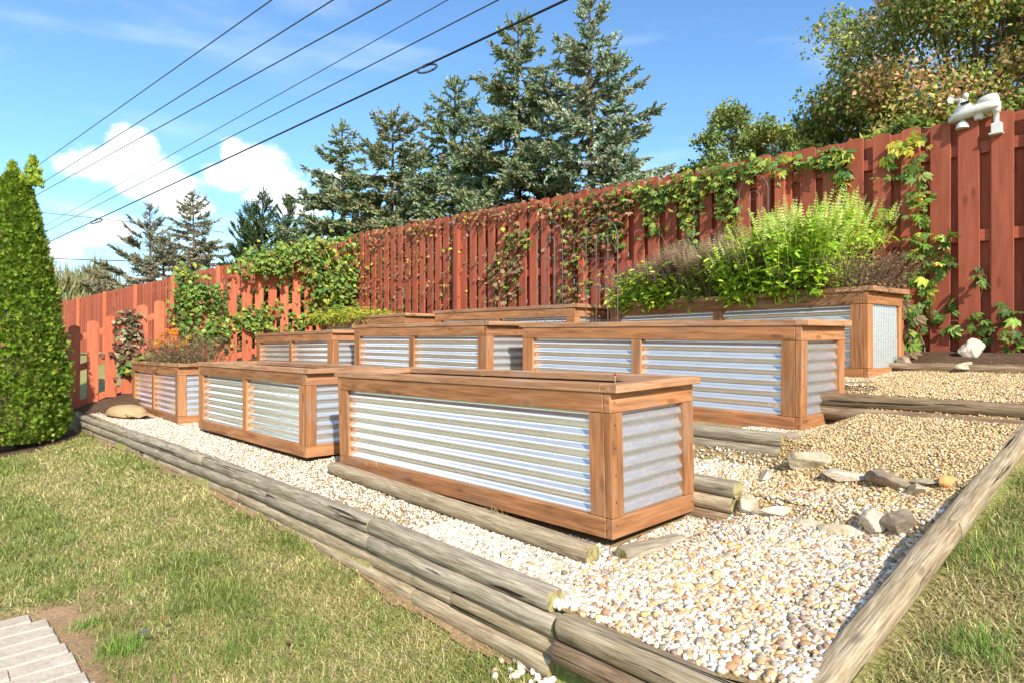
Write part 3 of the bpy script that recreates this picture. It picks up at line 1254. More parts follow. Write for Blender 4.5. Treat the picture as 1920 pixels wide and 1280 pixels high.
# ------------------------------------------------------------------ gravel
ICO0, ICO1 = ico(0), ico(1)
OCTA = (np.array([(1, 0, 0), (-1, 0, 0), (0, 1, 0), (0, -1, 0), (0, 0, 1), (0, 0, -1)], float), np.array([(0, 2, 4), (2, 1, 4), (1, 3, 4), (3, 0, 4), (2, 0, 5), (1, 2, 5), (3, 1, 5), (0, 3, 5)]))
WHITES = [(0.777, 0.693, 0.563), (0.692, 0.578, 0.437), (0.8, 0.775, 0.659), (0.57, 0.45, 0.308), (0.703, 0.624, 0.51), (0.46, 0.358, 0.244), (0.607, 0.544, 0.457)]
TANS = [(0.6, 0.427, 0.197), (0.53, 0.361, 0.156), (0.66, 0.494, 0.246), (0.45, 0.304, 0.139), (0.68, 0.541, 0.312), (0.34, 0.228, 0.107), (0.58, 0.475, 0.312)]
ORNG = [(0.55, 0.33, 0.132), (0.484, 0.264, 0.121), (0.594, 0.429, 0.22), (0.352, 0.198, 0.11), (0.308, 0.231, 0.176), (0.462, 0.44, 0.418), (0.396, 0.308, 0.22)]


def pebbles(name, label, n, region, zone, rmin, rmax, near, seed, bury=.25, oct_from=3.3):
    r = np.random.default_rng(seed)
    (u0, u1), (v0, v1) = region
    u = r.uniform(u0, u1, n)
    v = r.uniform(v0, v1, n)
    keep = zone(u, v)
    u, v = u[keep], v[keep]
    P = ORG[None] + u[:, None] * UU + v[:, None] * VV
    n = len(u)
    rad = rmin + (rmax - rmin) * r.beta(1.3, 3.8, n)
    # colour mix depends on which bed the stones were tipped into
    tan_w = np.clip((v - .55) / .5, 0, 1) * np.clip((.2 - u) / .4, 0, 1)
    org_w = np.clip((.25 - u) / .5, 0, 1) * (1 - .75 * np.clip((v - .9) / .3, 0, 1)) * .5
    c = pal(n, WHITES, None, .08, r)
    ct = pal(n, TANS, None, .1, r)
    co = pal(n, ORNG + TANS[:3], None, .1, r)
    k = r.uniform(size=n)
    patch = vnoise(P, .8, 5) * .25
    c = np.where((k < tan_w * 1.0 + patch * tan_w * .3)[:, None], ct, c)
    k2 = r.uniform(size=n)
    sel = k2 < org_w * (.55 + patch)
    c = np.where(sel[:, None], co, c)
    speck = r.uniform(size=n) < .03
    c = np.where(speck[:, None], pal(n, [(.2, .16, .12), (.3, .22, .15), (.42, .3, .2)], None, .1, r), c)
    rad = np.where(sel, rad * 1.2, rad)
    z = ground_z(u, v) + .014 + .004 * vnoise(P, .9, 3)
    pos = np.column_stack([P, z + rad * (.55 - bury) + r.uniform(-.003, .004, n)])
    sc = np.column_stack([rad * r.uniform(.85, 1.35, n), rad * r.uniform(.75, 1.1, n), rad * r.uniform(.5, .85, n)])
    tilt = r.normal(scale=.35, size=(n, 2))
    ax = r.uniform(0, 2 * np.pi, n)
    xv = np.column_stack([np.cos(ax), np.sin(ax), tilt[:, 0]])
    upv = np.column_stack([tilt[:, 1], r.normal(scale=.35, size=n), np.ones(n)])
    Bs = basis_xz(xv, upv)
    mb = MB()
    d = P[:, 1]
    nm = d < near
    fm = d > oct_from
    for msk, (tv, tf) in ((nm, ICO1), (~nm & ~fm, ICO0), (fm & ~nm, OCTA)):
        if not msk.any():
            continue
        tvj = tv * (1 + .0)
        mb.scatter(tvj, tf, pos[msk], Bs[msk], sc[msk], c[msk])
    me = mb.build(name, True, [M_PEB])
    # lumpy stones
    co_ = np.empty(len(me.vertices) * 3, np.float32)
    me.vertices.foreach_get('co', co_)
    co_ = co_.reshape(-1, 3) + r.normal(scale=rmin * .15, size=(len(me.vertices), 3))
    me.vertices.foreach_set('co', co_.astype(np.float32).ravel())
    me.update()
    return link(name, me, None, label=label, cat='gravel', kind='stuff')


def in_planter(u, v):
    P = ORG[None] + u[:, None] * UU + v[:, None] * VV
    m = np.zeros(len(u), bool)
    for t_, M in PLANT.values():
        I = np.array(M.inverted())
        L = P @ I[:2, :2].T + I[:2, 3]
        L = P[:, :1] * I[0, 0] + P[:, 1:] * I[0, 1] + I[0, 3], P[:, :1] * I[1, 0] + P[:, 1:] * I[1, 1] + I[1, 3]
        x, y = L[0][:, 0], L[1][:, 0]
        m |= (x > -2.40) & (x < -.03) & (y > .03) & (y < .63)
    return m


bed = lambda u, v: (v > wall_v(u) + np.where(u < -.22, .055, .085)) & (u > -1.065) & (v < 3.24) & ~((v > .66) & (v < .755) & (u > -.2)) & ~((v > 1.30) & (v < 1.40) & (u > -.12)) & ~in_planter(u, v)
vis = lambda u, v: bed(u, v)
pebbles('river_pebbles', 'mixed white and orange pebbles spread over the lower corner of the slope', 32000, ((-1.07, .9), (-.6, 1.05)), vis, .0065, .0185, 1.95, 11, oct_from=2.75)
pebbles('white_gravel', 'white marble gravel strip between timber wall and front planters', 42000, ((.5, 8.0), (-.75, .62)), lambda u, v: vis(u, v) & ((v < .03) | (u < 3.2)) & (rng.uniform(size=len(u)) < np.clip(1.9 - u * .17, .6, 1)), .006, .0135, 0, 12, oct_from=3.0)
pebbles('tan_gravel', 'fine tan gravel on the stepped slope up to the red fence', 31000, ((-1.07, .25), (1.0, 3.25)), vis, .0055, .0115, 0, 13, oct_from=2.6)
pebbles('white_gravel', 'white stones on the small ledge between two timber stacks', 2200, ((-.2, .9), (.75, 1.3)), vis, .010, .02, 0, 14)


pebbles('stone_grit', 'small stone chips between the larger pebbles of the lower corner', 13000, ((-1.07, .9), (-.6, 1.05)), vis, .0025, .0075, 0, 15, bury=-.3, oct_from=0)


def spill():
    r = np.random.default_rng(4)
    n = 240
    c = at(1035, 1262, 2.36)
    P = np.column_stack([c.x + r.normal(scale=.07, size=n), c.y + r.normal(scale=.045, size=n)])
    q = P - ORG
    z = ground_z(q @ UU, q @ VV)
    rad = r.uniform(.008, .016, n)
    mb = MB()
    mb.scatter(*ICO1, np.column_stack([P, z + rad * .5 + .012]), rand_basis(n, r), np.column_stack([rad * 1.2, rad, rad * .75]), pal(n, WHITES, None, .1, r))
    link('spilled_gravel', mb.build('spilled_gravel', True, [M_PEB]), label='white pebbles spilled on the grass below the wall end', cat='gravel', kind='stuff')


spill()

# ------------------------------------------------------------------ rocks
def rock(label, loc, size, rot, seed, mat, cuts=13, sub=3, group=None):
    r = np.random.default_rng(seed)
    V, F = ico(sub)
    # chisel with planes for broken faces
    for _ in range(cuts):
        d = r.normal(size=3)
        d /= np.linalg.norm(d)
        h = r.uniform(.42, .80)
        s = V @ d
        over = s > h
        V[over] -= (s[over] - h)[:, None] * d
    V *= (1 + .05 * vnoise(V, 1.0, seed) + .025 * vnoise(V, 2.8, seed + 5))[:, None]
    V = V * np.array(size) / 2
    me = npmesh('rock', V, F, None, False, [mat])
    M = Matrix.Translation(Vector(loc)) @ Matrix.Rotation(R(rot), 4, 'Z') @ Matrix.Rotation(r.normal(scale=.12), 4, 'X')
    return link('rock', me, None, None, M, label=label, cat='rock', group=group)


def rock_px(label, px, py, Y, size, rot, seed, mat, **kw):
    # foot of the rock: first point down the sight line that touches the terrain
    Ys = np.arange(1.2, 9, .01)
    X = (px - 960) / F_PX * Ys
    zz = 1.5 - (py + 6 - Y0) / F_PX * Ys
    q = np.column_stack([X, Ys]) - ORG
    g = ground_z(q @ UU, q @ VV)
    hit = np.argmax(zz < g)
    rock(label, (X[hit], Ys[hit], g[hit] + size[2] * .34), (size[0] * 1.3, size[1] * 1.1, size[2] * 1.1), rot, seed, mat, **kw)


base_rot = math.degrees(math.atan2(VV[1], VV[0]))
LOWER, UPPER = 'stones edging the lower step', 'stones edging the upper step'
rock_px('pale flat stone leaning against the ends of the timber stacks', 1440, 893, 3.22, (.27, .09, .06), 52, 21, M_ROCK_WHITE, cuts=14)
rock_px('small tan stone tucked below the lower timber stack end', 1405, 958, 3.02, (.07, .10, .11), 20, 22, M_ROCK)
rock_px('long curved pale stone at the left end of the lower stone row', 1462, 968, 2.96, (.20, .08, .065), -10, 23, M_ROCK_WHITE, group=LOWER)
rock_px('flat tan stone second from left in the lower stone row', 1520, 983, 2.90, (.16, .09, .06), -12, 24, M_ROCK, group=LOWER)
rock_px('narrow brownish stone in the middle of the lower stone row', 1585, 998, 2.82, (.17, .08, .055), -14, 25, M_ROCK, group=LOWER)
rock_px('upright pale cream stone beside the dark boulder', 1642, 997, 2.76, (.10, .10, .12), 10, 26, M_ROCK_WHITE, group=LOWER)
rock_px('dark brown boulder at the right end of the lower stone row', 1690, 996, 2.74, (.15, .12, .125), 15, 27, M_ROCK_BROWN, group=LOWER)
rock_px('big pale yellow boulder beside the upper timber stack', 1503, 868, 3.40, (.21, .17, .13), -25, 28, M_ROCK, group=UPPER)
rock_px('flat pale slab in the middle of the upper stone row', 1590, 893, 3.2, (.26, .14, .06), -8, 29, M_ROCK_WHITE, group=UPPER)
rock_px('brown angular rock in the upper stone row', 1668, 910, 3.02, (.19, .13, .095), -22, 30, M_ROCK_BROWN, group=UPPER)
rock_px('small tan wedge stone next to the brown angular rock', 1718, 925, 2.95, (.11, .09, .07), -10, 31, M_ROCK, group=UPPER)
rock_px('thin tan flagstone by the border timber', 1742, 905, 3.02, (.13, .10, .035), 5, 32, M_ROCK, group=UPPER)
rock_px('smooth orange stone near the border timber', 1777, 908, 3.0, (.075, .06, .05), 0, 33, plain('orange_stone', (.55, .27, .09), .7), cuts=2, group=UPPER)
rock_px('dark round stone under the middle row planter corner', 1487, 822, 3.72, (.09, .07, .065), 0, 34, M_ROCK_BROWN)
rock_px('round tan stone by the timber offcut', 1192, 1028, 2.76, (.062, .058, .055), 0, 35, M_ROCK, cuts=3)
rock_px('large white rock against the foot of the red fence', 1822, 668, 4.75, (.20, .13, .19), 20, 36, M_ROCK_WHITE, cuts=12)
rock_px('brown stone in front of the large white rock', 1812, 690, 4.62, (.15, .10, .075), 10, 37, M_ROCK)
rock_px('flat reddish stone beneath the back row planter corner', 1622, 716, 4.5, (.24, .14, .04), -12, 38, M_ROCK_BROWN)
rock_px('grey block propping the end of the back row planter', 1690, 690, 4.85, (.13, .13, .13), 40, 39, M_ROCK_BROWN, cuts=3)

# ------------------------------------------------------------------ paving
pv = bpy.data.objects.new('paved_path', None)
COL.objects.link(pv)
WM['paved_path'] = Matrix.Identity(4)
tags(pv, kind='structure')
r = np.random.default_rng(9)
for i in range(16):
    u_ = 1.84 - i * .1025
    end = float(np.interp(u_, [.97, 1.36, 1.72, 1.84], [-1.75, -1.79, -1.82, -1.88])) + .006 * math.sin(i * 1.7)
    vv = end
    k = 0
    while vv > -3.2:
        ln = .3 if not (k == 0 and i % 2) else .21
        c = uv(u_, vv - ln / 2, gz(u_, vv - .1) + .009 + r.normal(scale=.0008))
        ca, sa = VV, UU
        board('paver', pv, Matrix.Identity(4), (VV[0], VV[1], .02), (-UU[0], -UU[1], 0), c, (ln - .002, .1005, .05), M_PAVER, .004)
        vv -= ln
        k += 1

# ------------------------------------------------------------------ grass


def grass(name, label, u, v, length, width, col, seed, flat):
    r = np.random.default_rng(seed)
    n = len(u)
    P = ORG[None] + u[:, None] * UU + v[:, None] * VV
    z = ground_z(u, v) + .006 * vnoise(P, .9, 3)
    ax = r.uniform(0, 2 * np.pi, n)
    lean = np.clip(r.normal(flat, .35, n), .05, 1.5)
    d = np.column_stack([np.cos(ax), np.sin(ax), np.zeros(n)])
    side = np.column_stack([-np.sin(ax + r.normal(scale=.5, size=n)), np.cos(ax), np.zeros(n)])
    b0 = np.column_stack([P, z])
    mid = b0 + d * (length * .5 * np.sin(lean * .75))[:, None] + np.array([0, 0, 1]) * (length * .5 * np.cos(lean * .75))[:, None]
    tip = mid + d * (length * .5 * np.sin(np.minimum(lean * 1.3, 1.65)))[:, None] + np.array([0, 0, 1]) * (length * .5 * np.cos(np.minimum(lean * 1.3, 1.65)))[:, None]
    tip[:, 2] = np.maximum(tip[:, 2], z + .003)
    w = width[:, None] * side
    V = np.stack([b0 - w * .5, b0 + w * .5, mid - w * .42, mid + w * .42, tip], 1).reshape(-1, 3)
    T = np.array([[0, 1, 3], [0, 3, 2], [2, 3, 4]])
    Fc = (T[None] + (np.arange(n) * 5)[:, None, None]).reshape(-1, 3)
    me = npmesh(name, V, Fc, np.repeat(col, 5, 0), False, [M_GRASS])
    return link(name, me, None, label=label, cat='grass', kind='stuff')


GREENS = [(0.172, 0.232, 0.043), (0.241, 0.292, 0.06), (0.327, 0.344, 0.095), (0.112, 0.172, 0.03), (0.396, 0.387, 0.129)]
STRAW = [(.60, .49, .22), (.72, .60, .31), (.50, .40, .18), (.58, .52, .22), (.38, .26, .12)]


def in_view(u, v, m=90):
    P = ORG[None] + u[:, None] * UU + v[:, None] * VV
    z = ground_z(u, v)
    px = 960 + F_PX * P[:, 0] / np.maximum(P[:, 1], .2)
    py = Y0 + F_PX * (1.5 - z) / np.maximum(P[:, 1], .2)
    return (P[:, 1] > 1.2) & (px > -m) & (px < 1920 + m) & (py < 1280 + m), P[:, 1]


def lawn_blades(seed, n, u_rng, v_rng, zone, dens_ref, green_bias, ln):
    r = np.random.default_rng(seed)
    u = r.uniform(*u_rng, n)
    v = r.uniform(*v_rng, n)
    ok = zone(u, v)
    iv, d = in_view(u, v)
    ok &= iv & (r.uniform(size=n) < np.clip((dens_ref / d) ** 1.25, 0, 1))
    u, v, d = u[ok], v[ok], d[ok]
    P = ORG[None] + u[:, None] * UU + v[:, None] * VV
    g = green_bias + .42 * vnoise(P, .5, 21) + .34 * vnoise(P, 1.9, 22)
    n = len(u)
    gr = r.uniform(size=n) < np.clip(g, .06, .97)
    c = np.where(gr[:, None], pal(n, GREENS, [3, 3, 3, 2, 2], .15, r), pal(n, STRAW, [3, 2, 3, 3, 2], .15, r))
    length = np.where(gr, r.uniform(.6, 1.2, n), r.uniform(.6, 1.3, n)) * ln * (1 + .5 * (g > .75) * gr)
    width = r.uniform(.0022, .0042, n) * np.clip(d / 2.8, 1, 2.4)
    flat = np.where(gr, .95, 1.3)
    return u, v, length, width, c, flat


def paved(u, v):
    return (v < -1.70) & (v > -3.3) & (u > .2) & (u < 1.93)


def bare(u, v):
    P = np.column_stack([u, v])
    ed = (v < -1.69 + .07 * vnoise(P, 1.5, 31)) & (v > -3.3) & (u > .1) & (u < 1.92 + .05 * vnoise(P, 1.9, 33))
    return ed & (vnoise(P, 2.4, 32) > -.55)


def arb_bed(u, v):
    return ((u - 8.45) / 1.1) ** 2 + ((v + 1.45) / .8) ** 2 < 1


def soil_edge(u, v):
    """thin grass on the bare ground along the foot of the wall"""
    return (wall_v(u) - v < .06) & (np.random.default_rng(3).uniform(size=len(u)) < .5)


z1 = lambda u, v: (v < wall_v(np.clip(u, -1, 9)) - .012) & ~paved(u, v) & ~bare(u, v) & ~arb_bed(u, v) & ~soil_edge(u, v) & (u > -1.15)
A = lawn_blades(41, 660000, (-1.2, 9.3), (-3.6, -.55), z1, 2.5, .52, .046)
grass('lawn_grass', 'sparse sunburnt lawn of green and straw blades at lower left', *A[:2], A[2], A[3], A[4], 1, A[5])
z2 = lambda u, v: (u < -1.15) & ((v > -.9))
A = lawn_blades(42, 200000, (-3.2, -1.1), (-.9, 3.2), z2, 2.3, .36, .058)
grass('lawn_grass', 'grass bank with dry and green tufts right of the border timber', *A[:2], A[2], A[3], A[4], 2, A[5])
z3 = lambda u, v: (v < wall_v(u)) & ~paved(u, v) & (bare(u, v) | (wall_v(u) - v < .12))
A = lawn_blades(43, 60000, (-1.2, 9), (-3.3, -.55), z3, 2.2, .12, .045)
grass('dry_grass', 'thin brown dead grass on the bare soil beside wall and paving', *A[:2], A[2], A[3], A[4], 3, A[5])


def tuft(px, py, z, n, rad, ln, label, seed):
    r = np.random.default_rng(seed)
    Y = F_PX * (1.5 - z) / (py - Y0)
    p = np.array([(px - 960) / F_PX * Y, Y]) - ORG
    u = p @ UU + r.normal(scale=rad, size=n)
    v = p @ VV + r.normal(scale=rad, size=n)
    c = pal(n, [(.12, .22, .03), (.17, .29, .045), (.24, .36, .06), (.32, .40, .10)], None, .15, r)
    grass('grass_tuft', label, u, v, r.uniform(.6, 1.2, n) * ln, r.uniform(.002, .004, n), c, seed, np.full(n, .55))


tuft(228, 1205, .25, 420, .045, .085, 'dark green grass tuft beside the paving', 51)
tuft(165, 1165, .25, 200, .04, .06, 'small green tuft above the paving corner', 52)
tuft(1870, 1010, .80, 380, .085, .085, 'lush green patch on the right bank', 53)
tuft(1840, 1230, .62, 320, .06, .08, 'green tuft at the lower right corner', 54)

# ------------------------------------------------------------------ trees
def brush_template(ns=4, nk=3, r=.27):
    """a needled twig along +x, unit length"""
    V, F = [], []
    for i in range(ns):
        x = i / ns
        for k in range(nk):
            a = 2 * np.pi * k / nk + i * .9
            d = np.array([0, math.cos(a), math.sin(a)])
            t_ = np.array([0, -math.sin(a), math.cos(a)])
            rr = r * (1 - .45 * i / ns)
            p = np.array([x, 0, 0])
            n0 = len(V)
            V += [p - t_ * .11 + np.array([-.06, 0, 0]), p + t_ * .11 + np.array([.16, 0, 0]), p + d * rr + np.array([.30, 0, 0])]
            F.append((n0, n0 + 1, n0 + 2))
    return np.array(V), np.array(F)


BRUSH = brush_template()
BRUSH_L = brush_template(3, 3, .30)


def spruce(label, px, py, Y, hw, py_w, cols, seed, dens=1.0, sparse=0.0, droop=.12, zb=1.2, top_cols=None, tmpl=None, bare_low=0.0, shape=.85, lo=.04, group='spruces beyond the fence', twk=1.0):
    """apex at photo point px,py seen at depth Y; half width hw px where the photo shows row py_w"""
    r = np.random.default_rng(seed)
    ap = at(px, py, Y)
    H = ap.z - zb
    zw = at(px, py_w, Y).z
    fw = max(.1, (ap.z - zw) / H)
    Rm = hw / F_PX * Y / fw ** shape
    base = np.array([ap.x, ap.y, zb])
    t = thing('spruce_tree', label, 'tree', base, group=group)
    hs = np.linspace(0, 1, 14)
    wob = np.column_stack([.05 * np.sin(hs * 5 + seed), .05 * np.cos(hs * 4 + seed), hs * 0]) * hs[:, None]
    tp = base + np.column_stack([hs * 0, hs * 0, hs * H]) + wob
    mb = MB()
    mb.tube(tp, np.interp(hs, [0, 1], [H * .017 + .03, .012]), 8)
    link('trunk', mb.build('trunk', True, [M_BARK]), None, t)
    limbs = MB()
    P0, X0, S0, C0 = [], [], [], []
    h = lo
    while h < .985:
        step = (.27 + .10 * (1 - h)) / H / dens ** .5
        nb = max(3, int(round((4 + 3.5 * (1 - h)) * dens ** .5)))
        a0 = r.uniform(0, 6.28)
        for k in range(nb):
            if r.uniform() < sparse:
                continue
            hh = min(.99, h + r.uniform(-.5, .5) * step)
            az = a0 + 2 * np.pi * k / nb + r.normal(scale=.25)
            Lb = max(.12, Rm * (1 - hh) ** shape * r.uniform(.72, 1.12) + .06)
            e0 = np.interp(hh, [0, .5, .85, 1], [-.12, .10, .5, 1.0]) + r.normal(scale=.09)
            n = 7
            tt = np.linspace(0, 1, n)
            el = e0 - droop * 2.2 * np.sin(tt * np.pi * .9) + .38 * tt ** 2
            dr = np.array([math.cos(az), math.sin(az), 0])
            seg = np.column_stack([np.cos(el)[:, None] * dr[None, :2], np.sin(el)]) * Lb / (n - 1)
            start = base + np.array([0, 0, hh * H])
            pts = start + np.vstack([np.zeros(3), np.cumsum(seg[:-1], 0)])
            limbs.tube(pts, np.linspace(.010 + .008 * Lb, .006, n), 3, (.12, .085, .06), False)
            # side twigs
            m = max(4, int(Lb / .047 * dens * twk))
            q = r.uniform(.12 + bare_low * (1 - hh), 1, m) ** .85
            ip = np.column_stack([np.interp(q, tt, pts[:, d_]) for d_ in range(3)])
            side = np.array([-math.sin(az), math.cos(az), 0])
            sgn = r.choice([-1, 1], m)
            ang = r.uniform(.35, 1.15, m)
            dirv = dr[None] * np.cos(ang)[:, None] + side[None] * (np.sin(ang) * sgn)[:, None]
            dirv[:, 2] += np.sin(np.interp(q, tt, el)) * .7 - droop * r.uniform(0, 2.4, m) + r.normal(scale=.16, size=m)
            ln = (.15 + .34 * Lb * (1 - q) * .6 + .06 * Lb) * r.uniform(.7, 1.25, m)
            P0.append(ip)
            X0.append(dirv)
            S0.append(np.minimum(ln, .75))
            # leader brush on the tip and sub twigs hanging from the side twigs
            P0.append(pts[-1:] - seg[-1:] * .5)
            X0.append(seg[-1:])
            S0.append(np.array([.22 + .1 * Lb]))
            k2 = r.uniform(size=m) < .8
            ip2 = ip[k2] + dirv[k2] * (ln[k2] * r.uniform(.3, .8, k2.sum()))[:, None]
            d2 = dirv[k2] + r.normal(scale=.45, size=(k2.sum(), 3)) - np.array([0, 0, droop * 1.4])
            P0.append(ip2)
            X0.append(d2)
            S0.append(np.minimum(ln[k2] * .62, .38))
        h += step
    # bushy leader
    m = 14
    P0.append(base + np.column_stack([np.zeros(m), np.zeros(m), H * r.uniform(.955, 1.0, m)]))
    X0.append(np.column_stack([r.normal(scale=.5, size=(m, 2)), np.ones(m)]))
    S0.append(np.full(m, .22))
    P, X, S = np.concatenate(P0), np.concatenate(X0), np.concatenate(S0)
    n = len(P)
    upv = np.tile(np.array([.1, .05, 1.0]), (n, 1)) + r.normal(scale=.3, size=(n, 3))
    Bs = basis_xz(X, upv)
    c = pal(n, cols, None, .16, r)
    cr = MB()
    wid = np.clip(S * .9, .20, .42)
    cr.scatter(*(tmpl or BRUSH), P, Bs, np.column_stack([S, wid, wid]), c)
    link('limbs', limbs.build('limbs', True, [M_TWIG]), None, t, kind='stuff')
    link('crown', cr.build('crown', False, [M_NEEDLE]), None, t, kind='stuff')
    return n


BLUE = [(0.271, 0.348, 0.232), (0.36, 0.437, 0.309), (0.193, 0.257, 0.142), (0.488, 0.565, 0.425), (0.154, 0.205, 0.11)]
GRN = [(0.177, 0.24, 0.101), (0.253, 0.316, 0.139), (0.127, 0.177, 0.076), (0.354, 0.392, 0.203), (0.278, 0.266, 0.127)]
OLV = [(0.3, 0.3, 0.15), (0.386, 0.362, 0.199), (0.212, 0.212, 0.113), (0.337, 0.287, 0.15), (0.25, 0.275, 0.137)]
BRN = [(0.293, 0.251, 0.163), (0.228, 0.195, 0.13), (0.359, 0.304, 0.206), (0.195, 0.195, 0.12), (0.26, 0.26, 0.152)]

nb = 0
nb += spruce('tallest blue spruce, its tip at the top edge of the picture', 1108, -8, 17.5, 130, 300, BLUE + OLV[:2], 101, .95, .10, .10, shape=.8, twk=.85)
nb += spruce('tall dense spruce left of the tallest one, crossed by the cable', 972, 32, 19, 112, 260, BLUE[:3] + GRN + OLV[:1], 102, .92, .06, .16, shape=.75)
nb += spruce('slender blue green spruce with a thin spire, third tallest', 851, 150, 21, 98, 330, GRN + BLUE[:3], 103, .88, .06, .15, shape=.8)
nb += spruce('open olive spruce with a broken double top', 734, 214, 23, 98, 360, OLV + GRN[:3], 104, .9, .10, .14, shape=.7)
nb += spruce('narrow dark blue spruce at the left end of the tall spruces', 641, 230, 25, 86, 400, BLUE[:3] + GRN, 105, .85, .08, .14, shape=.85)
nb += spruce('sparse thinning spruce standing behind the vine covered corner', 363, 360, 36, 62, 470, BRN + OLV, 106, .8, .14, .1, shape=.75, tmpl=BRUSH_L, group='thin spruces at far left')
nb += spruce('half bare grey spruce at far left with upswept dead branches', 283, 386, 38, 60, 470, BRN, 107, .62, .28, -.06, shape=.8, tmpl=BRUSH_L, bare_low=.5, group='thin spruces at far left')
nb += spruce('small blue spruce tip showing beside the big maple', 1592, 76, 23, 36, 140, BLUE, 108, .6, .08, .08, shape=.8, lo=.5)
nb += spruce('low grey blue spruce peeping over the fence beneath the maple', 1530, 214, 15, 60, 300, BLUE, 109, .8, .1, .1, shape=.7)
nb += spruce('broad low brown spruce behind the distant fence', 305, 452, 33, 82, 530, BRN, 110, .7, .08, .12, shape=.5, tmpl=BRUSH_L, group='thin spruces at far left')
for i, (px, py, hw, lab) in enumerate([(468, 392, 40, 'dark green cedar with plume tops, left of its pair'), (492, 366, 46, 'dark green cedar, middle and tallest of three plumes'), (540, 378, 40, 'dark green cedar beside the narrow dark spruce')]):
    spruce(lab, px, py, 33 - i, hw, 450, [(.06, .10, .035), (.09, .14, .05), (.04, .07, .025), (.12, .17, .06)], 120 + i, .7, .04, -.25, shape=.55, tmpl=BRUSH_L, group='dark green cedars')


def leaf_template(w=.42, fold=.12, droop=.12):
    V = np.array([(0, 0, 0), (.35, w * .5, fold * .5), (.72, w * .36, fold * .35 - droop * .4), (1, 0, -droop), (.72, -w * .36, fold * .35 - droop * .4), (.35, -w * .5, fold * .5), (.5, 0, -.02)])
    F = np.array([(0, 6, 1), (1, 6, 2), (2, 6, 3), (3, 6, 4), (4, 6, 5), (5, 6, 0)])[:, ::-1]
    return V, F


LEAF6 = leaf_template()
QLEAF = (np.array([(0, 0, 0), (.5, .32, .06), (1, 0, -.05), (.5, -.32, .06)]), np.array([(0, 1, 3), (1, 2, 3)])[:, ::-1])


def broadleaf(name, label, px, py, Y, hw, zlow, cols, seed, nclump, nleaf, lsize, weights=None, zb=1.3, squash=1.0, trunk_r=.16, gap=.0, group=None, offs=(0, 0)):
    """tree whose crown reaches px,py at the top and hw px to either side"""
    r = np.random.default_rng(seed)
    top = at(px, py, Y)
    Rr = hw / F_PX * Y
    zc = (top.z + zlow) / 2
    hz = (top.z - zlow) / 2
    ctr = np.array([top.x, top.y, zc])
    base = np.array([top.x + offs[0], top.y + offs[1], zb])
    t = thing(name, label, 'tree', base, group=group)
    # clump centres filling an uneven ellipsoid, more towards the outside
    d = r.normal(size=(nclump, 3))
    d /= np.linalg.norm(d, axis=1)[:, None]
    rad = r.uniform(.25, 1, nclump) ** .5 * (1 + .16 * vnoise(d, .7, seed))
    cc = ctr + d * rad[:, None] * np.array([Rr, Rr * squash, hz]) * .9
    mb = MB()
    # trunk and limbs to a share of the clumps
    hs = np.linspace(0, 1, 8)
    fork = np.array([ctr[0], ctr[1], zlow + .45 * hz])
    tp = base[None] * (1 - hs[:, None]) + fork[None] * hs[:, None]
    mb.tube(tp, np.linspace(trunk_r, trunk_r * .55, 8), 8)
    link('trunk', mb.build('trunk', True, [M_BARK]), None, t)
    lb = MB()
    for q in cc[r.permutation(nclump)[:max(8, nclump // 3)]]:
        s = r.uniform(.35, 1)
        st = base * (1 - s) + fork * s
        k = np.linspace(0, 1, 7)[:, None]
        pts = st * (1 - k) + q * k + np.array([0, 0, .22 * hz]) * np.sin(k * np.pi) * .4 + r.normal(scale=.05, size=(7, 3)) * k
        lb.tube(pts, np.linspace(trunk_r * .30, .008, 7), 4, (.10, .08, .06), False)
    link('limbs', lb.build('limbs', True, [M_TWIG]), None, t, kind='stuff')
    per = nleaf // nclump
    cs = r.uniform(.55, 1.25, nclump) * Rr * .23
    cid = np.repeat(np.arange(nclump), per)
    n = len(cid)
    off = r.normal(size=(n, 3))
    off /= np.linalg.norm(off, axis=1)[:, None]
    off *= (r.uniform(.1, 1, n) ** .5)[:, None]
    off[:, 2] *= .72
    P = cc[cid] + off * cs[cid][:, None]
    nrm = off * .6 + np.array([0, -.15, .7]) + r.normal(scale=.55, size=(n, 3))
    X = r.normal(size=(n, 3)) + off * .8 + np.array([0, 0, -.4])
    Bs = basis_xz(X, nrm)
    # whole clumps turn colour together
    w = np.array(weights or [1] * len(cols), float)
    ck = r.choice(len(cols), nclump, p=w / w.sum())
    lk = np.where(r.uniform(size=n) < .62, ck[cid], r.choice(len(cols), n, p=w / w.sum()))
    c = np.clip(np.array(cols)[lk] * (1 + .2 * r.normal(size=(n, 1))), .004, .9)
    cr = MB()
    cr.scatter(*QLEAF, P, Bs, lsize * r.uniform(.65, 1.3, n), c)
    link('crown', cr.build('crown', False, [M_LEAF]), None, t, kind='stuff')


MAPLE = [(0.243, 0.304, 0.061), (0.158, 0.219, 0.043), (0.352, 0.389, 0.085), (0.51, 0.267, 0.109), (0.607, 0.328, 0.146), (0.122, 0.171, 0.036), (0.51, 0.51, 0.109)]
broadleaf('maple_tree', 'big maple at top right with leaves turning rust red', 1810, -160, 13.5, 285, 3.4, MAPLE, 201, 240, 68000, .10, [4, 4, 2, 2.6, 2.0, 2, .6], trunk_r=.2, offs=(.4, .3))
broadleaf('maple_tree', 'lower left wing of maple foliage with reddish tips', 1605, 150, 14.5, 122, 2.8, MAPLE, 202, 110, 28000, .098, [4, 4, 2, 2.2, 1.5, 2.5, .5], trunk_r=.13)
broadleaf('round_tree', 'rounded light green tree between spruces and maple', 1400, 166, 20, 112, 4.0, [(.27, .34, .08), (.20, .27, .06), (.36, .41, .11), (.15, .19, .045), (.42, .38, .10)], 203, 110, 25000, .115, None, trunk_r=.12)
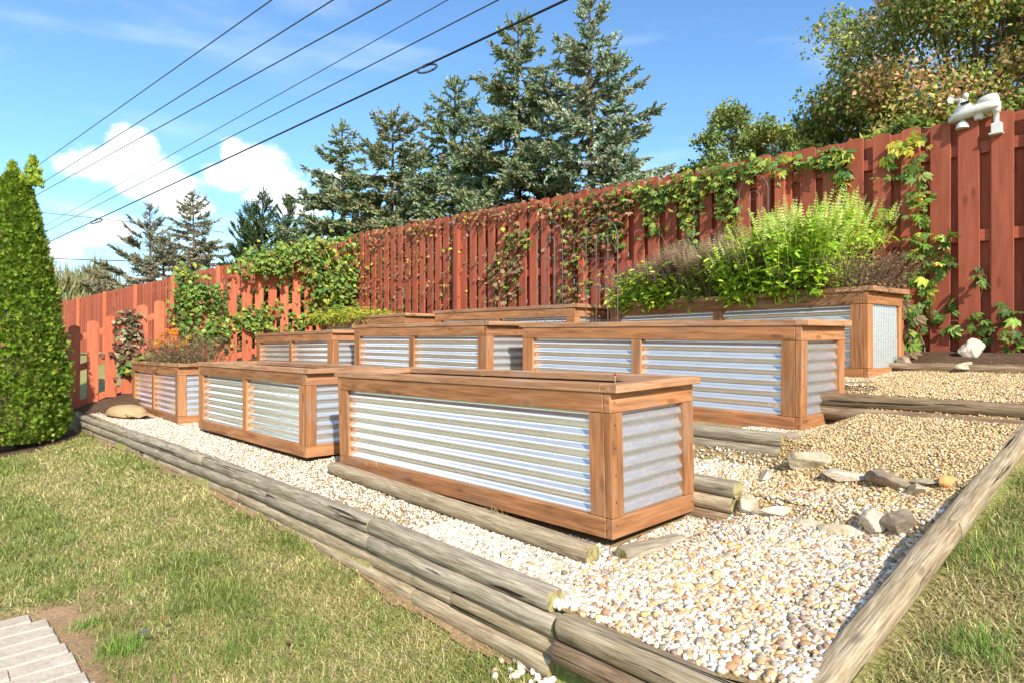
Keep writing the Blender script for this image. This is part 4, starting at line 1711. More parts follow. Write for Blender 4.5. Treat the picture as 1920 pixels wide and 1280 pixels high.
broadleaf('round_tree', 'low green shoulder of leaves right of the rounded tree', 1310, 285, 19, 44, 4.6, [(.27, .34, .08), (.20, .27, .06), (.36, .41, .11), (.15, .19, .045)], 204, 26, 3500, .13, None, trunk_r=.08)
broadleaf('sapling_tree', 'yellow green sapling leaves rising just behind the red fence', 1690, 208, 6.6, 78, 2.9, [(.28, .32, .05), (.20, .27, .04), (.36, .36, .07), (.13, .19, .03)], 205, 40, 2600, .085, None, trunk_r=.03, squash=.5)


DKG = [(.10, .16, .03), (.14, .21, .04), (.07, .11, .025), (.19, .25, .06)]
broadleaf('hedge_shrub', 'dark leafy shrub growing behind the pickets under the creeper', 520, 492, 12.4, 95, 1.2, DKG, 206, 60, 7000, .10, None, zb=1.1, trunk_r=.05, squash=.5)
broadleaf('hedge_shrub', 'low leafy shrub glimpsed through the pickets behind the marigolds', 385, 545, 12.2, 55, .9, DKG, 207, 36, 3500, .10, None, zb=.9, trunk_r=.04, squash=.5)


def willow():
    r = np.random.default_rng(66)
    Y = 42
    t = thing('willow_thicket', 'pale olive willow thicket far behind the distant fence', 'thicket', at(160, 600, Y))
    n = 5200
    px = r.uniform(60, 232, n)
    top = 515 + 10 * np.sin(px * .06) + r.uniform(0, 70, n) ** 1.0 + np.where(px > 200, (px - 200) * .8, 0)
    yy = Y + r.uniform(-2, 4, n)
    x = (px - 960) / F_PX * yy
    z = 1.5 - (top - Y0) / F_PX * yy
    V, F = np.array([(0, .5, 0), (0, -.5, 0), (1, .12, 0), (.55, -.5, .15), (.5, .45, -.1)]), np.array([(0, 1, 3), (0, 3, 4), (4, 3, 2)])
    X = np.column_stack([r.normal(scale=.22, size=n), r.normal(scale=.2, size=n), np.where(r.uniform(size=n) < .35, 1.0, -1.0)])
    Bs = basis_xz(X, r.normal(size=(n, 3)) + np.array([0, -1, 0]))
    mb = MB()
    mb.scatter(V, F, np.column_stack([x, yy, z]), Bs, np.column_stack([r.uniform(.4, 1.5, n), r.uniform(.03, .09, n), np.full(n, .1)]), pal(n, [(.30, .28, .12), (.24, .24, .09), (.36, .33, .16), (.19, .19, .07)], None, .15, r))
    link('crown', mb.build('crown', False, [M_LEAF]), None, t, kind='stuff')
    st = MB()
    for k in range(26):
        a = at(r.uniform(90, 225), 640, Y + r.uniform(-1, 2))
        a.z = .9
        b = np.array(a) + np.array([r.normal(scale=.6), 0, r.uniform(3.2, 5.3)])
        st.tube(np.linspace(np.array(a), b, 5) + r.normal(scale=.05, size=(5, 3)), np.linspace(.07, .015, 5), 5, (.2, .17, .1), False)
    link('stems', st.build('stems', True, [M_TWIG]), None, t, kind='stuff')


willow()


# ------------------------------------------------------------------ arborvitae
def arborvitae():
    r = np.random.default_rng(77)
    b = at(24, 838, 7.75)
    zb = gz(8.2, -1.4)
    base = np.array([b.x, b.y, zb])
    t = thing('arborvitae', 'tall dense green arborvitae at the left edge', 'shrub', base)
    mb = MB()
    mb.tube(base + np.array([(0, 0, 0), (0, 0, 1.2), (.02, 0, 2.6)]), [.07, .05, .02], 8)
    link('trunk', mb.build('trunk', True, [M_BARK]), None, t)
    ztop = at(60, 330, 7.75).z - zb
    hq = np.array([0, .06, .15, .3, .5, .7, .85, .95, 1.0])
    rq = np.array([.38, .52, .545, .53, .46, .35, .25, .155, .05])

    def surf(n, inset):
        h = r.uniform(.02, 1, n) ** .92
        a = r.uniform(-2.6, 2.6, n) - .9
        rr = np.interp(h, hq, rq) * (1 + .06 * vnoise(np.column_stack([np.cos(a) * 2, np.sin(a) * 2, h * 7]), .5, 8) + .09 * vnoise(np.column_stack([np.cos(a) * 2, np.sin(a) * 2, h * 9]), 1.6, 18)) * inset
        return h, a, rr
    n = 28000
    h, a, rr = surf(n, np.where(r.uniform(size=n) < .06, r.uniform(1.0, 1.10, n), r.uniform(.80, 1.02, n)))
    P = base + np.column_stack([np.cos(a) * rr, np.sin(a) * rr, h * ztop])
    out = np.column_stack([np.cos(a), np.sin(a), np.zeros(n)])
    tang = np.column_stack([-np.sin(a), np.cos(a), np.zeros(n)])
    X = out * r.uniform(.15, .9, n)[:, None] + np.array([0, 0, 1]) * r.uniform(.25, 1.1, n)[:, None] + tang * r.normal(scale=.45, size=n)[:, None]
    # flat lacy fan of three fingers
    V, F = [], []
    for k, (ang, ln) in enumerate([(-.55, .75), (0, 1), (.55, .75)]):
        c, s = math.cos(ang), math.sin(ang)
        n0 = len(V)
        for (x, y, z) in [(0, 0, 0), (ln * .55, .13, .04), (ln, 0, -.03), (ln * .55, -.13, .04)]:
            V.append((x * c - y * s, x * s + y * c, z + .03 * (k % 2)))
        F += [(n0, n0 + 1, n0 + 3), (n0 + 1, n0 + 2, n0 + 3)]
    V, F = np.array(V), np.array(F)
    cl = vnoise(P, 2.2, 9)
    c = pal(n, [(.17, .28, .02), (.24, .35, .028), (.11, .19, .016), (.34, .43, .05), (.08, .14, .014)], None, .14, r)
    c = np.where((r.uniform(size=n) < .006)[:, None], pal(n, [(.3, .15, .05)], None, .1, r), c)
    Bs = basis_xz(X, np.cross(X, tang) + r.normal(scale=.6, size=(n, 3)))
    mb = MB()
    mb.scatter(V, F, P, Bs, r.uniform(.035, .072, n) * (1 + .25 * cl), c)
    for (px, py) in ((62, 298), (24, 308)):
        q = at(px, py, 7.75)
        m = 420
        k = r.uniform(0, 1, m)
        PP = np.array([q.x, q.y, q.z]) + np.column_stack([r.normal(scale=.055, size=m) * (k + .15), r.normal(scale=.055, size=m) * (k + .15), -k * .34])
        XX = np.column_stack([r.normal(scale=.35, size=(m, 2)), np.ones(m)])
        mb.scatter(V, F, PP, basis_xz(XX, r.normal(size=(m, 3))), r.uniform(.05, .08, m), pal(m, [(.22, .32, .02), (.30, .40, .028), (.36, .42, .05)], None, .14, r))
    link('foliage', mb.build('foliage', False, [M_LEAF]), None, t, kind='stuff')
    # inner twig mass
    hs = np.linspace(.03, .97, 24)
    ang = np.arange(22) / 22 * 2 * np.pi
    Vc = np.stack([np.stack([base[0] + np.cos(ang) * np.interp(x, hq, rq) * .78, base[1] + np.sin(ang) * np.interp(x, hq, rq) * .78, np.full(22, zb + x * ztop)], -1) for x in hs])
    Vc += r.normal(scale=.012, size=Vc.shape)
    i = np.arange(23)[:, None] * 22
    j = np.arange(22)[None]
    F4 = np.stack([i + j, i + (j + 1) % 22, i + 22 + (j + 1) % 22, i + 22 + j], -1).reshape(-1, 4)
    link('inner_foliage', npmesh('inner_foliage', Vc.reshape(-1, 3), F4, np.tile([.15, .12, .055], (22 * 24, 1)), True, [M_LEAF]), None, t)


arborvitae()

# ------------------------------------------------------------------ climbing vines
def palmate():
    """five leaflets of a creeper leaf in the x-y plane, stalk at the origin"""
    V, F = [], []
    tv, tf = leaf_template(.44, .10, .16)
    for ang, ln in ((-1.25, .62), (-.62, .86), (0, 1), (.62, .86), (1.25, .62)):
        c, s = math.cos(ang), math.sin(ang)
        q = tv * ln
        W = np.column_stack([q[:, 0] * c - q[:, 1] * s, q[:, 0] * s + q[:, 1] * c, q[:, 2] - .05 * abs(ang)])
        F.append(tf + len(V) * len(tv))
        V.append(W)
    return np.vstack(V), np.vstack(F)


PALM = palmate()
IVY = (np.array([(0, 0, 0), (.15, .34, .05), (.5, .36, .06), (.62, .16, .02), (1, 0, -.08), (.62, -.16, .02), (.5, -.36, .06), (.15, -.34, .05), (.4, 0, -.02)]),
       np.array([(0, 8, 1), (1, 8, 2), (2, 8, 3), (3, 8, 4), (4, 8, 5), (5, 8, 6), (6, 8, 7), (7, 8, 0)])[:, ::-1])
VG = [(.12, .21, .04), (.19, .30, .05), (.085, .15, .03), (.30, .40, .08)]
VY = [(.46, .46, .06), (.36, .42, .06), (.54, .48, .07)]
VR = [(.40, .14, .07), (.32, .11, .06), (.48, .22, .09), (.28, .17, .08)]
VB = [(.32, .22, .12), (.40, .28, .16), (.23, .16, .09)]


def in_poly(px, py, poly):
    c = np.zeros(len(px), bool)
    n = len(poly)
    for i in range(n):
        x1, y1 = poly[i]
        x2, y2 = poly[(i + 1) % n]
        k = ((y1 > py) != (y2 > py)) & (px < (x2 - x1) * (py - y1) / (y2 - y1 + 1e-9) + x1)
        c ^= k
    return c


def plane_pts(px, py, A, B):
    k = (px - 960) / F_PX
    d = B - A
    t_ = (k * A.y - A.x) / (d.x - k * d.y)
    x, y = A.x + d.x * t_, A.y + d.y * t_
    return np.column_stack([x, y, 1.5 - (py - Y0) / F_PX * y])


def vine(label, polys, A, B, face, n, size, cols, weights, seed, tmpl=IVY, depth=(.03, .12), stems=6, dry=False, single=0, group='climbing vines on the fences', stem_col=(.17, .10, .07), bunch=.0):
    """leaves spread over photo outlines on the fence plane A-B, standing off it by depth metres"""
    r = np.random.default_rng(seed)
    face = np.array(face)
    allp = []
    for poly, share in polys:
        poly = np.array(poly, float)
        m = int(n * share)
        got = []
        while sum(len(g) for g in got) < m:
            px = r.uniform(poly[:, 0].min(), poly[:, 0].max(), m * 2)
            py = r.uniform(poly[:, 1].min(), poly[:, 1].max(), m * 2)
            ok = in_poly(px, py, poly)
            if bunch:
                ok &= vnoise(np.column_stack([px, py]), .012, seed) + r.normal(scale=.35, size=len(px)) > bunch
            got.append(np.column_stack([px, py])[ok])
        allp.append(np.concatenate(got)[:m])
    q = np.concatenate(allp)
    q = q + r.normal(scale=9, size=q.shape) * (r.uniform(size=(len(q), 1)) < .4)
    P = plane_pts(q[:, 0], q[:, 1], A, B)
    n = len(P)
    dp = r.uniform(*depth, n)
    P = P + face * dp[:, None]
    t = thing('creeper_vine', label, 'vine', tuple(P.mean(0)), group=group)
    c = pal(n, cols, weights, .16, r)
    nrm = face[None] * 1.0 + np.array([0, 0, .55]) + r.normal(scale=.42, size=(n, 3))
    X = np.column_stack([r.normal(scale=.7, size=(n, 2)), -r.uniform(.1, 1.0, n)]) + face[None] * .25
    Bs = basis_xz(X, nrm)
    s = size * r.uniform(.6, 1.25, n)
    if single:
        # leaves big enough to tell apart: each one an object
        tvs = [PALM[0] * np.array([1, w_, 1]) for w_ in (1, .92, 1.08)]
        mats = {}
        for k in range(n):
            key = ('leafmesh', seed, k % 7)
            if key not in _cache:
                cc = np.tile(c[k], (len(tvs[0]), 1)) * (1 + .12 * r.normal(size=(len(tvs[0]), 1)))
                _cache[key] = npmesh('leaf', tvs[k % 3] + r.normal(scale=.012, size=tvs[0].shape), PALM[1], np.clip(cc, .004, .9), False, [M_LEAF])
            M4 = Matrix.Identity(4)
            for i in range(3):
                for j in range(3):
                    M4[i][j] = float(Bs[k][i][j] * s[k])
                M4[i][3] = float(P[k][i])
            link('leaf', _cache[key], None, t, M4)
    else:
        mb = MB()
        mb.scatter(*tmpl, P, Bs, s, c)
        link('foliage', mb.build('foliage', False, [M_DRY if dry else M_LEAF]), None, t, kind='stuff')
    if stems:
        st = MB()
        for k in range(stems):
            a, b2 = q[r.integers(len(q))], q[r.integers(len(q))]
            m = 12
            f = np.linspace(0, 1, m)
            pp = a[None] * (1 - f[:, None]) + b2[None] * f[:, None]
            pp[:, 0] += r.normal(scale=6) * np.sin(f * np.pi) + r.normal(scale=1.5, size=m)
            pp[:, 1] += r.normal(scale=10) * np.sin(f * np.pi) + r.normal(scale=1.5, size=m)
            W = plane_pts(pp[:, 0], pp[:, 1], A, B) + face * .035
            st.tube(W, r.uniform(.002, .004), 4, stem_col, False)
        link('stems', st.build('stems', True, [M_TWIG]), None, t)
    return t


ff, pf = np.array(fface), np.array(pface)
# big green mass where the fences meet
vine('thick green creeper heaped over the corner where the two fences meet',
     [([(425, 508), (500, 480), (600, 462), (706, 450), (702, 492), (664, 535), (640, 560), (605, 548), (565, 510), (480, 512), (440, 518)], .6),
      ([(560, 520), (650, 500), (662, 560), (650, 590), (600, 592), (585, 560)], .22), ([(430, 505), (480, 470), (560, 456), (660, 440), (600, 470), (500, 500)], .18)],
     PA, PB, pface, 4000, .088, VG + VY + VR[:1], [5, 5, 3, 4, 2, 2, .5, 1], 301, depth=(.02, .38), stems=26, bunch=-.35)
vine('leafy green vine clump on the pickets above the marigold planter',
     [([(330, 520), (370, 508), (410, 540), (418, 590), (425, 625), (395, 640), (350, 640), (325, 615), (322, 560)], 1)], PA, PB, pface, 850, .085, VG + VY[:1] + VR[:1], [5, 5, 3, 4, .6, .6], 302, depth=(.02, .22), stems=16, bunch=-.1)
vine('band of green and yellow vine across the pickets behind the middle row',
     [([(418, 585), (470, 582), (540, 560), (600, 565), (600, 600), (520, 622), (420, 615)], .75), ([(330, 505), (370, 505), (360, 530), (325, 530)], .12), ([(430, 480), (560, 450), (560, 478), (440, 505)], .13)],
     PA, PB, pface, 560, .085, VG + VY, [4, 4, 2, 4, 1, 2, 1], 303, depth=(.02, .16), stems=8, bunch=.1)
vine('wilted curling vine with cream and purple brown leaves on the low pickets',
     [([(228, 585), (252, 575), (262, 610), (258, 660), (238, 672), (228, 640)], .6), ([(195, 655), (240, 668), (270, 690), (225, 690)], .22), ([(215, 610), (232, 600), (236, 650), (214, 665)], .18)],
     PA, PB, pface, 260, .10, [(.42, .36, .22), (.20, .10, .07), (.30, .26, .13), (.13, .07, .05), (.14, .17, .06)], None, 304, depth=(.02, .12), stems=8, dry=True)
vine('small green vine creeping behind the farthest front planter',
     [([(215, 690), (300, 660), (335, 655), (320, 690), (250, 705)], 1)], PA, PB, pface, 130, .11, VG + VY[:1], None, 305, depth=(.02, .15), stems=4)
# along the tall fence
vine('dry brown tendrils and sparse red leaves draping the left half of the tall fence',
     [([(690, 440), (760, 425), (1010, 375), (1015, 400), (900, 425), (760, 450), (700, 470)], .55), ([(700, 470), (920, 440), (1000, 560), (720, 580)], .25), ([(660, 500), (700, 470), (720, 540), (670, 575)], .2)],
     FA, FB, fface, 800, .060, VR + VB + VY[:1], None, 306, depth=(.03, .1), stems=46, dry=True, stem_col=(.26, .15, .10), bunch=.1)
vine('bunch of withering reddish brown creeper hanging beside the fence post',
     [([(925, 500), (960, 470), (985, 490), (975, 560), (935, 565)], .6), ([(950, 430), (1000, 430), (1000, 470), (960, 470)], .4)], FA, FB, fface, 280, .065, VR[2:] + VB + VG[:2], None, 307, tmpl=PALM, depth=(.03, .12), stems=8, dry=True)
vine('red brown and green creeper curtain behind the purple basil',
     [([(1020, 392), (1080, 370), (1200, 350), (1215, 372), (1190, 400), (1165, 470), (1120, 470), (1060, 430)], .55), ([(1065, 440), (1085, 440), (1085, 570), (1062, 570)], .12), ([(1085, 420), (1115, 400), (1110, 560), (1090, 560)], .18), ([(1150, 400), (1175, 400), (1170, 470), (1150, 470)], .15)],
     FA, FB, fface, 900, .062, VR + VB[:2] + VG + VY[:1], [3, 3, 2, 3, 2, 2, 3, 3, 2, 2, 1], 308, tmpl=PALM, depth=(.03, .14), stems=18)
vine('green creeper trailing along the fence top above the basil',
     [([(1195, 352), (1300, 325), (1440, 300), (1442, 325), (1380, 345), (1300, 375), (1210, 385)], .5), ([(1215, 380), (1245, 375), (1240, 450), (1218, 440)], .1), ([(1280, 370), (1312, 360), (1312, 470), (1290, 460)], .13),
      ([(1340, 340), (1385, 330), (1388, 430), (1365, 430)], .17), ([(1440, 305), (1560, 290), (1560, 318), (1450, 330)], .1)],
     FA, FB, fface, 720, .066, VG + VY + VR[2:3], [4, 4, 2, 4, 1, 2, 1, .6], 309, tmpl=PALM, depth=(.03, .14), stems=16)
vine('strand of creeper leaves hanging by the short post above the basil',
     [([(1545, 285), (1598, 272), (1602, 300), (1560, 310)], .35), ([(1568, 300), (1602, 290), (1598, 362), (1570, 362)], .65)], FA, FB, fface, 52, .085, VG + VY[:1], [2, 4, 1, 4, 1], 310, depth=(.03, .1), stems=4, single=1)
vine('long leafy creeper column climbing right of the basil',
     [([(1705, 300), (1735, 300), (1745, 370), (1755, 450), (1745, 485), (1705, 485), (1715, 400), (1702, 350)], .55), ([(1670, 300), (1690, 300), (1688, 330), (1668, 345)], .08), ([(1700, 470), (1770, 480), (1765, 540), (1710, 530)], .2), ([(1668, 395), (1684, 395), (1684, 425), (1668, 425)], .05), ([(1725, 540), (1770, 545), (1745, 600), (1715, 590)], .12)],
     FA, FB, fface, 118, .082, VG + VY[:1], [3, 5, 1, 4, .6], 311, depth=(.03, .14), stems=8, single=1)
vine('scattered creeper leaves low on the fence by the white rock',
     [([(1770, 440), (1800, 450), (1795, 520), (1772, 520)], .16), ([(1755, 560), (1800, 570), (1800, 625), (1760, 620)], .2), ([(1820, 570), (1870, 600), (1860, 650), (1825, 630)], .22), ([(1870, 560), (1915, 570), (1915, 600), (1880, 600)], .12), ([(1830, 500), (1850, 500), (1850, 550), (1832, 550)], .1), ([(1885, 620), (1920, 610), (1920, 670), (1885, 670)], .2)],
     FA, FB, fface, 70, .085, VG + VY[:1], [3, 5, 1, 4, 1], 312, depth=(.03, .12), stems=9, single=1)
vine('creeper tangle with bare roots beside the back row planter end',
     [([(1690, 560), (1740, 575), (1735, 660), (1705, 668), (1692, 620)], 1)], FA, FB, fface, 46, .09, VG + VB[:1], [3, 4, 1, 3, 2], 313, depth=(.10, .35), stems=16, single=1, stem_col=(.36, .27, .19))
vine('bright yellow green creeper leaves hanging over the fence top near the weather station',
     [([(1670, 268), (1735, 252), (1735, 275), (1680, 290)], 1)], FA, FB, fface, 26, .085, VY + VG[3:], None, 314, depth=(.02, .08), stems=3, single=1)

# ------------------------------------------------------------------ planted things
def loc_planter(key, x, y, z=.58):
    return PLANT[key][1] @ Vector((x, y, z))


def spike_template():
    V, F = [], []
    tiers = 6
    for i in range(tiers):
        z = .12 + .86 * i / tiers
        rr = .10 * (1 - .65 * i / tiers)
        for k in range(4):
            a = k * np.pi / 2 + i * .8
            d = np.array([math.cos(a), math.sin(a)])
            p = np.array([-d[1], d[0]])
            n0 = len(V)
            V += [(0, 0, z), (d[0] * rr + p[0] * rr * .45, d[1] * rr + p[1] * rr * .45, z + .02), (d[0] * rr * 1.2, d[1] * rr * 1.2, z + .055), (d[0] * rr - p[0] * rr * .45, d[1] * rr - p[1] * rr * .45, z + .02)]
            F += [(n0, n0 + 1, n0 + 2), (n0, n0 + 2, n0 + 3)]
    n0 = len(V)
    for k in range(3):
        a = k * 2.09
        V.append((.012 * math.cos(a), .012 * math.sin(a), 0))
        V.append((.005 * math.cos(a), .005 * math.sin(a), 1))
    for k in range(3):
        a, b = n0 + 2 * k, n0 + 2 * ((k + 1) % 3)
        F += [(a, b, b + 1), (a, b + 1, a + 1)]
    return np.array(V), np.array(F)


SPIKE = spike_template()


def herb(name, label, key, x0, x1, y0, y1, hgt, nstem, nleaf, lsize, lcols, scols, seed, spike_len=.12, lean=.35, wleaf=1.0, mat=M_LEAF, spike_share=1.0, hfun=None, group='herbs in the back row planter'):
    r = np.random.default_rng(seed)
    c0 = loc_planter(key, (x0 + x1) / 2, (y0 + y1) / 2)
    t = thing(name, label, 'plant', c0, group=group)
    M = np.array(PLANT[key][1])
    sx, sy = r.uniform(x0, x1, nstem), r.uniform(y0, y1, nstem)
    fx = (sx - (x0 + x1) / 2) / ((x1 - x0) / 2)
    fy = (sy - (y0 + y1) / 2) / ((y1 - y0) / 2)
    hh = hgt * (1 - .28 * fx ** 2) * r.uniform(.72, 1.08, nstem) * (1 - .22 * np.clip(-fy, 0, 1))
    if hfun is not None:
        hh = hh * hfun(fx)
    dx, dy = lean * (fx + r.normal(scale=.35, size=nstem)) * hh, lean * 1.1 * (fy + r.normal(scale=.3, size=nstem)) * hh
    b = np.column_stack([sx, sy, np.full(nstem, .58)])
    tip = b + np.column_stack([dx, dy, hh])
    tw = lambda Q: Q @ M[:3, :3].T + M[:3, 3]
    st = MB()
    for k in range(nstem):
        f = np.linspace(0, 1, 5)[:, None]
        pts = b[k] * (1 - f) + tip[k] * f + np.array([0, 0, .08 * hh[k]]) * np.sin(f * np.pi)
        st.tube(tw(pts), np.linspace(.0035, .0015, 5), 3, scols[-1] if mat is M_LEAF else (.14, .09, .055), False)
    link('stems', st.build('stems', True, [M_TWIG]), None, t, kind='stuff')
    # leaves along the stems
    if nleaf:
        k = r.integers(nstem, size=nleaf)
        f = np.where(r.uniform(size=nleaf) < .35, r.uniform(0, .4, nleaf), r.uniform(.1, 1, nleaf))
        P = b[k] * (1 - f)[:, None] + tip[k] * f[:, None] + r.normal(scale=.045, size=(nleaf, 3)) * np.array([1, 1, .6]) + np.array([0, -.02, .05])
        a = r.uniform(0, 2 * np.pi, nleaf)
        X = np.column_stack([np.cos(a), np.sin(a) - .3, r.normal(-.25, .35, nleaf)])
        nr = np.column_stack([r.normal(scale=.35, size=nleaf), r.normal(-.35, .35, nleaf), np.ones(nleaf)])
        s = lsize * r.uniform(.6, 1.25, nleaf)
        mb = MB()
        mb.scatter(*LEAF6, tw(P), basis_xz(X @ M[:3, :3].T, nr @ M[:3, :3].T), np.column_stack([s, s * wleaf, s]), pal(nleaf, lcols, None, .16, r))
        link('leaves', mb.build('leaves', False, [mat]), None, t, kind='stuff')
    if spike_len:
        m = int(nstem * 2.2 * spike_share)
        k = r.integers(nstem, size=m)
        P = tip[k] + r.normal(scale=.035, size=(m, 3)) * np.array([1, 1, .8]) - np.array([0, 0, .02])
        X = np.column_stack([dx[k] * 1.1, dy[k] * 1.1, hh[k]]) + r.normal(scale=.10, size=(m, 3)) * .6
        upv = r.normal(size=(m, 3))
        Bx = basis_xz(X @ M[:3, :3].T, upv)
        Bs = Bx[:, :, [1, 2, 0]]
        s = spike_len * r.uniform(.6, 1.2, m)
        mb = MB()
        mb.scatter(*SPIKE, tw(P), Bs, np.column_stack([s * 1.15, s * 1.15, s]), pal(m, scols, None, .14, r))
        link('flower_spikes', mb.build('flower_spikes', False, [mat]), None, t, kind='stuff')
    return t


herb('basil_plant', 'bright lime green basil with tall pale flower spikes', 'S', -1.12, -.36, -.02, .62, .72, 230, 6500, .080, [(.30, .48, .025), (.40, .58, .035), (.20, .36, .022), (.50, .66, .07)],
     [(.66, .74, .18), (.74, .78, .32), (.56, .68, .12)], 401, .15, .32, hfun=lambda f: 1 + .26 * f, spike_share=1.5)
herb('basil_plant', 'fading basil with brownish pink seed heads in the middle of the back planter', 'S', -1.80, -1.0, .0, .62, .58, 170, 3000, .06, [(.24, .35, .04), (.32, .43, .055), (.18, .27, .035)],
     [(.42, .28, .17), (.50, .36, .23), (.42, .38, .16), (.36, .22, .15)], 402, .14, .34, spike_share=3.2)
herb('purple_basil_plant', 'purple flowered basil with pale green leaves at the left of the back planter', 'S', -2.40, -1.72, -.02, .62, .46, 130, 4000, .08, [(.36, .50, .045), (.46, .60, .06), (.27, .40, .035)],
     [(.20, .085, .13), (.28, .13, .17), (.15, .065, .09), (.36, .20, .21), (.30, .20, .14)], 403, .12, .42, spike_share=2.0)
herb('dried_bush', 'withered brown bush at the right end of the back planter', 'S', -.50, -.02, .03, .64, .42, 300, 3600, .026, [(.22, .14, .075), (.29, .19, .11), (.15, .09, .05), (.36, .24, .14)], [(.22, .15, .09)], 404, .04, .6, mat=M_DRY, spike_share=.6)
herb('marigold_plant', 'withered marigold clump with a few orange blooms at far left', 'C', -2.1, -.25, .06, .60, .46, 300, 2600, .04, [(.22, .15, .07), (.28, .20, .10), (.16, .10, .05), (.20, .21, .06)], [(.26, .18, .09)], 405, .0, .35, mat=M_DRY, group='flowers in the far front planter')
herb('trailing_plant', 'yellow green trailing foliage spilling over the planter edge', 'Q', -2.42, -1.0, -.12, .50, .20, 130, 1700, .10, [(.50, .50, .04), (.40, .47, .045), (.56, .44, .05), (.26, .36, .04)], [(.3, .3, .05)], 406, .0, .8, wleaf=.5, group='foliage in the far back planter')


def blooms():
    r = np.random.default_rng(12)
    tv = []
    tf = []
    for k in range(9):
        a = k * 2 * np.pi / 9
        for ring, (rr, zz) in enumerate(((1, 0), (.6, .35))):
            n0 = len(tv)
            b = a + ring * .35
            tv += [(0, 0, zz * .5), (rr * math.cos(b - .3), rr * math.sin(b - .3), zz + .15), (rr * 1.12 * math.cos(b), rr * 1.12 * math.sin(b), zz + .1), (rr * math.cos(b + .3), rr * math.sin(b + .3), zz + .15)]
            tf += [(n0, n0 + 1, n0 + 2), (n0, n0 + 2, n0 + 3)]
    tv, tf = np.array(tv, float), np.array(tf)
    for k in range(18):
        x, y = r.uniform(-1.95, -.4), r.uniform(.05, .5)
        P = loc_planter('C', x, y, .58 + r.uniform(.30, .50))
        mb = MB()
        B = basis_xz(r.normal(size=(1, 3)) * .3 + np.array([[1, 0, 0]]), np.array([[0, -.8, .7]]))
        mb.scatter(tv, tf, np.zeros((1, 3)), B, np.array([r.uniform(.026, .042)]), pal(1, [(.62, .26, .01), (.66, .34, .015), (.55, .17, .01)], None, .05, r))
        o = link('bloom', mb.build('bloom', False, [M_LEAF]), None, bpy.data.objects['marigold_plant'], Matrix.Translation(P))


blooms()


def seedling():
    p = loc_planter('A', -1.02, .13, .56)
    t = thing('seedling', 'single small green seedling in the front planter', 'plant', p)
    r = np.random.default_rng(3)
    mb = MB()
    mb.tube(np.array([p, p + Vector((.004, 0, .06)), p + Vector((0, 0, .13))]), [.002, .002, .001], 5, (.2, .3, .06))
    link('stem', mb.build('stem', True, [M_LEAF]), None, t)
    for k in range(7):
        a = k * 2.2
        mb = MB()
        X = np.array([[math.cos(a), math.sin(a), .15]])
        mb.scatter(*LEAF6, np.array([[0, 0, 0.]]), basis_xz(X, np.array([[0, -.2, 1.]])), np.array([.05 - .003 * k]), pal(1, [(.2, .32, .05)], None, .1, r))
        link('leaf', mb.build('leaf', False, [M_LEAF]), None, t, Matrix.Translation(p + Vector((0, 0, .05 + .012 * k))))


seedling()


def marker():
    p = loc_planter('A', -.10, .16, .56)
    t = thing('plant_marker', 'thin stick with a red bead on top in the front planter', 'marker', p)
    mb = MB()
    mb.tube(np.array([p, p + Vector((.002, 0, .15))]), [.002, .0018], 6)
    link('stick', mb.build('stick', True, [M_STICK]), None, t)
    V, F = ico(2)
    link('bead', npmesh('bead', V * np.array([.0065, .0065, .006]), F, None, True, [M_RED]), None, t, Matrix.Translation(p + Vector((.002, 0, .153))))


marker()

# ------------------------------------------------------------------ trellises
def trellis(label, px0, px1, py_top, key, y_in, zlow=.50, inner=True):
    """arched wire trellis standing in a planter row, wires in the plane parallel to the planter front"""
    M = PLANT[key][1]
    a3 = M @ Vector((0, y_in, 0))
    b3 = M @ Vector((-2.4, y_in, 0))
    a3.z = b3.z = 0
    p0, _ = ray_line(px0, py_top, a3, b3)
    p1, _ = ray_line(px1, py_top, a3, b3)
    zt = (p0.z + p1.z) / 2
    zb = M.translation.z + zlow
    t = thing('wire_trellis', label, 'trellis', ((p0.x + p1.x) / 2, (p0.y + p1.y) / 2, zb), group='arched wire trellises')
    A_ = np.array([p0.x, p0.y])
    B_ = np.array([p1.x, p1.y])
    w = np.linalg.norm(B_ - A_)

    def pt(f, z):
        q = A_ + (B_ - A_) * f
        return (q[0], q[1], z)

    def arch(f0, f1, ztop):
        rad = w * (f1 - f0) / 2
        pts = [pt(f0, zb)]
        for k in range(13):
            an = np.pi * (1 - k / 12)
            pts.append(pt((f0 + f1) / 2 + (f1 - f0) / 2 * math.cos(an), ztop - rad + rad * math.sin(an)))
        pts.append(pt(f1, zb))
        mb = MB()
        mb.tube(np.array(pts), .0042, 6)
        link('hoop', mb.build('hoop', True, [M_IRON]), None, t)
    arch(0, 1, zt)
    if inner:
        arch(.33, .70, zt - .14)
    for f in (.25, .55, .82):
        z = zb + (zt - w / 2 - zb) * f
        mb = MB()
        mb.tube(np.array([pt(-.01, z + .012), pt(1.01, z - .008)]), .0034, 6)
        link('cross_wire', mb.build('cross_wire', True, [M_IRON]), None, t)


trellis('left arched wire trellis in front of the red fence', 1006, 1055, 416, 'R', .45)
trellis('right arched wire trellis beside the purple basil', 1099, 1158, 411, 'R', .36)
trellis('dark iron hoop trellis behind the green basil', 1386, 1440, 330, 'S', .60)

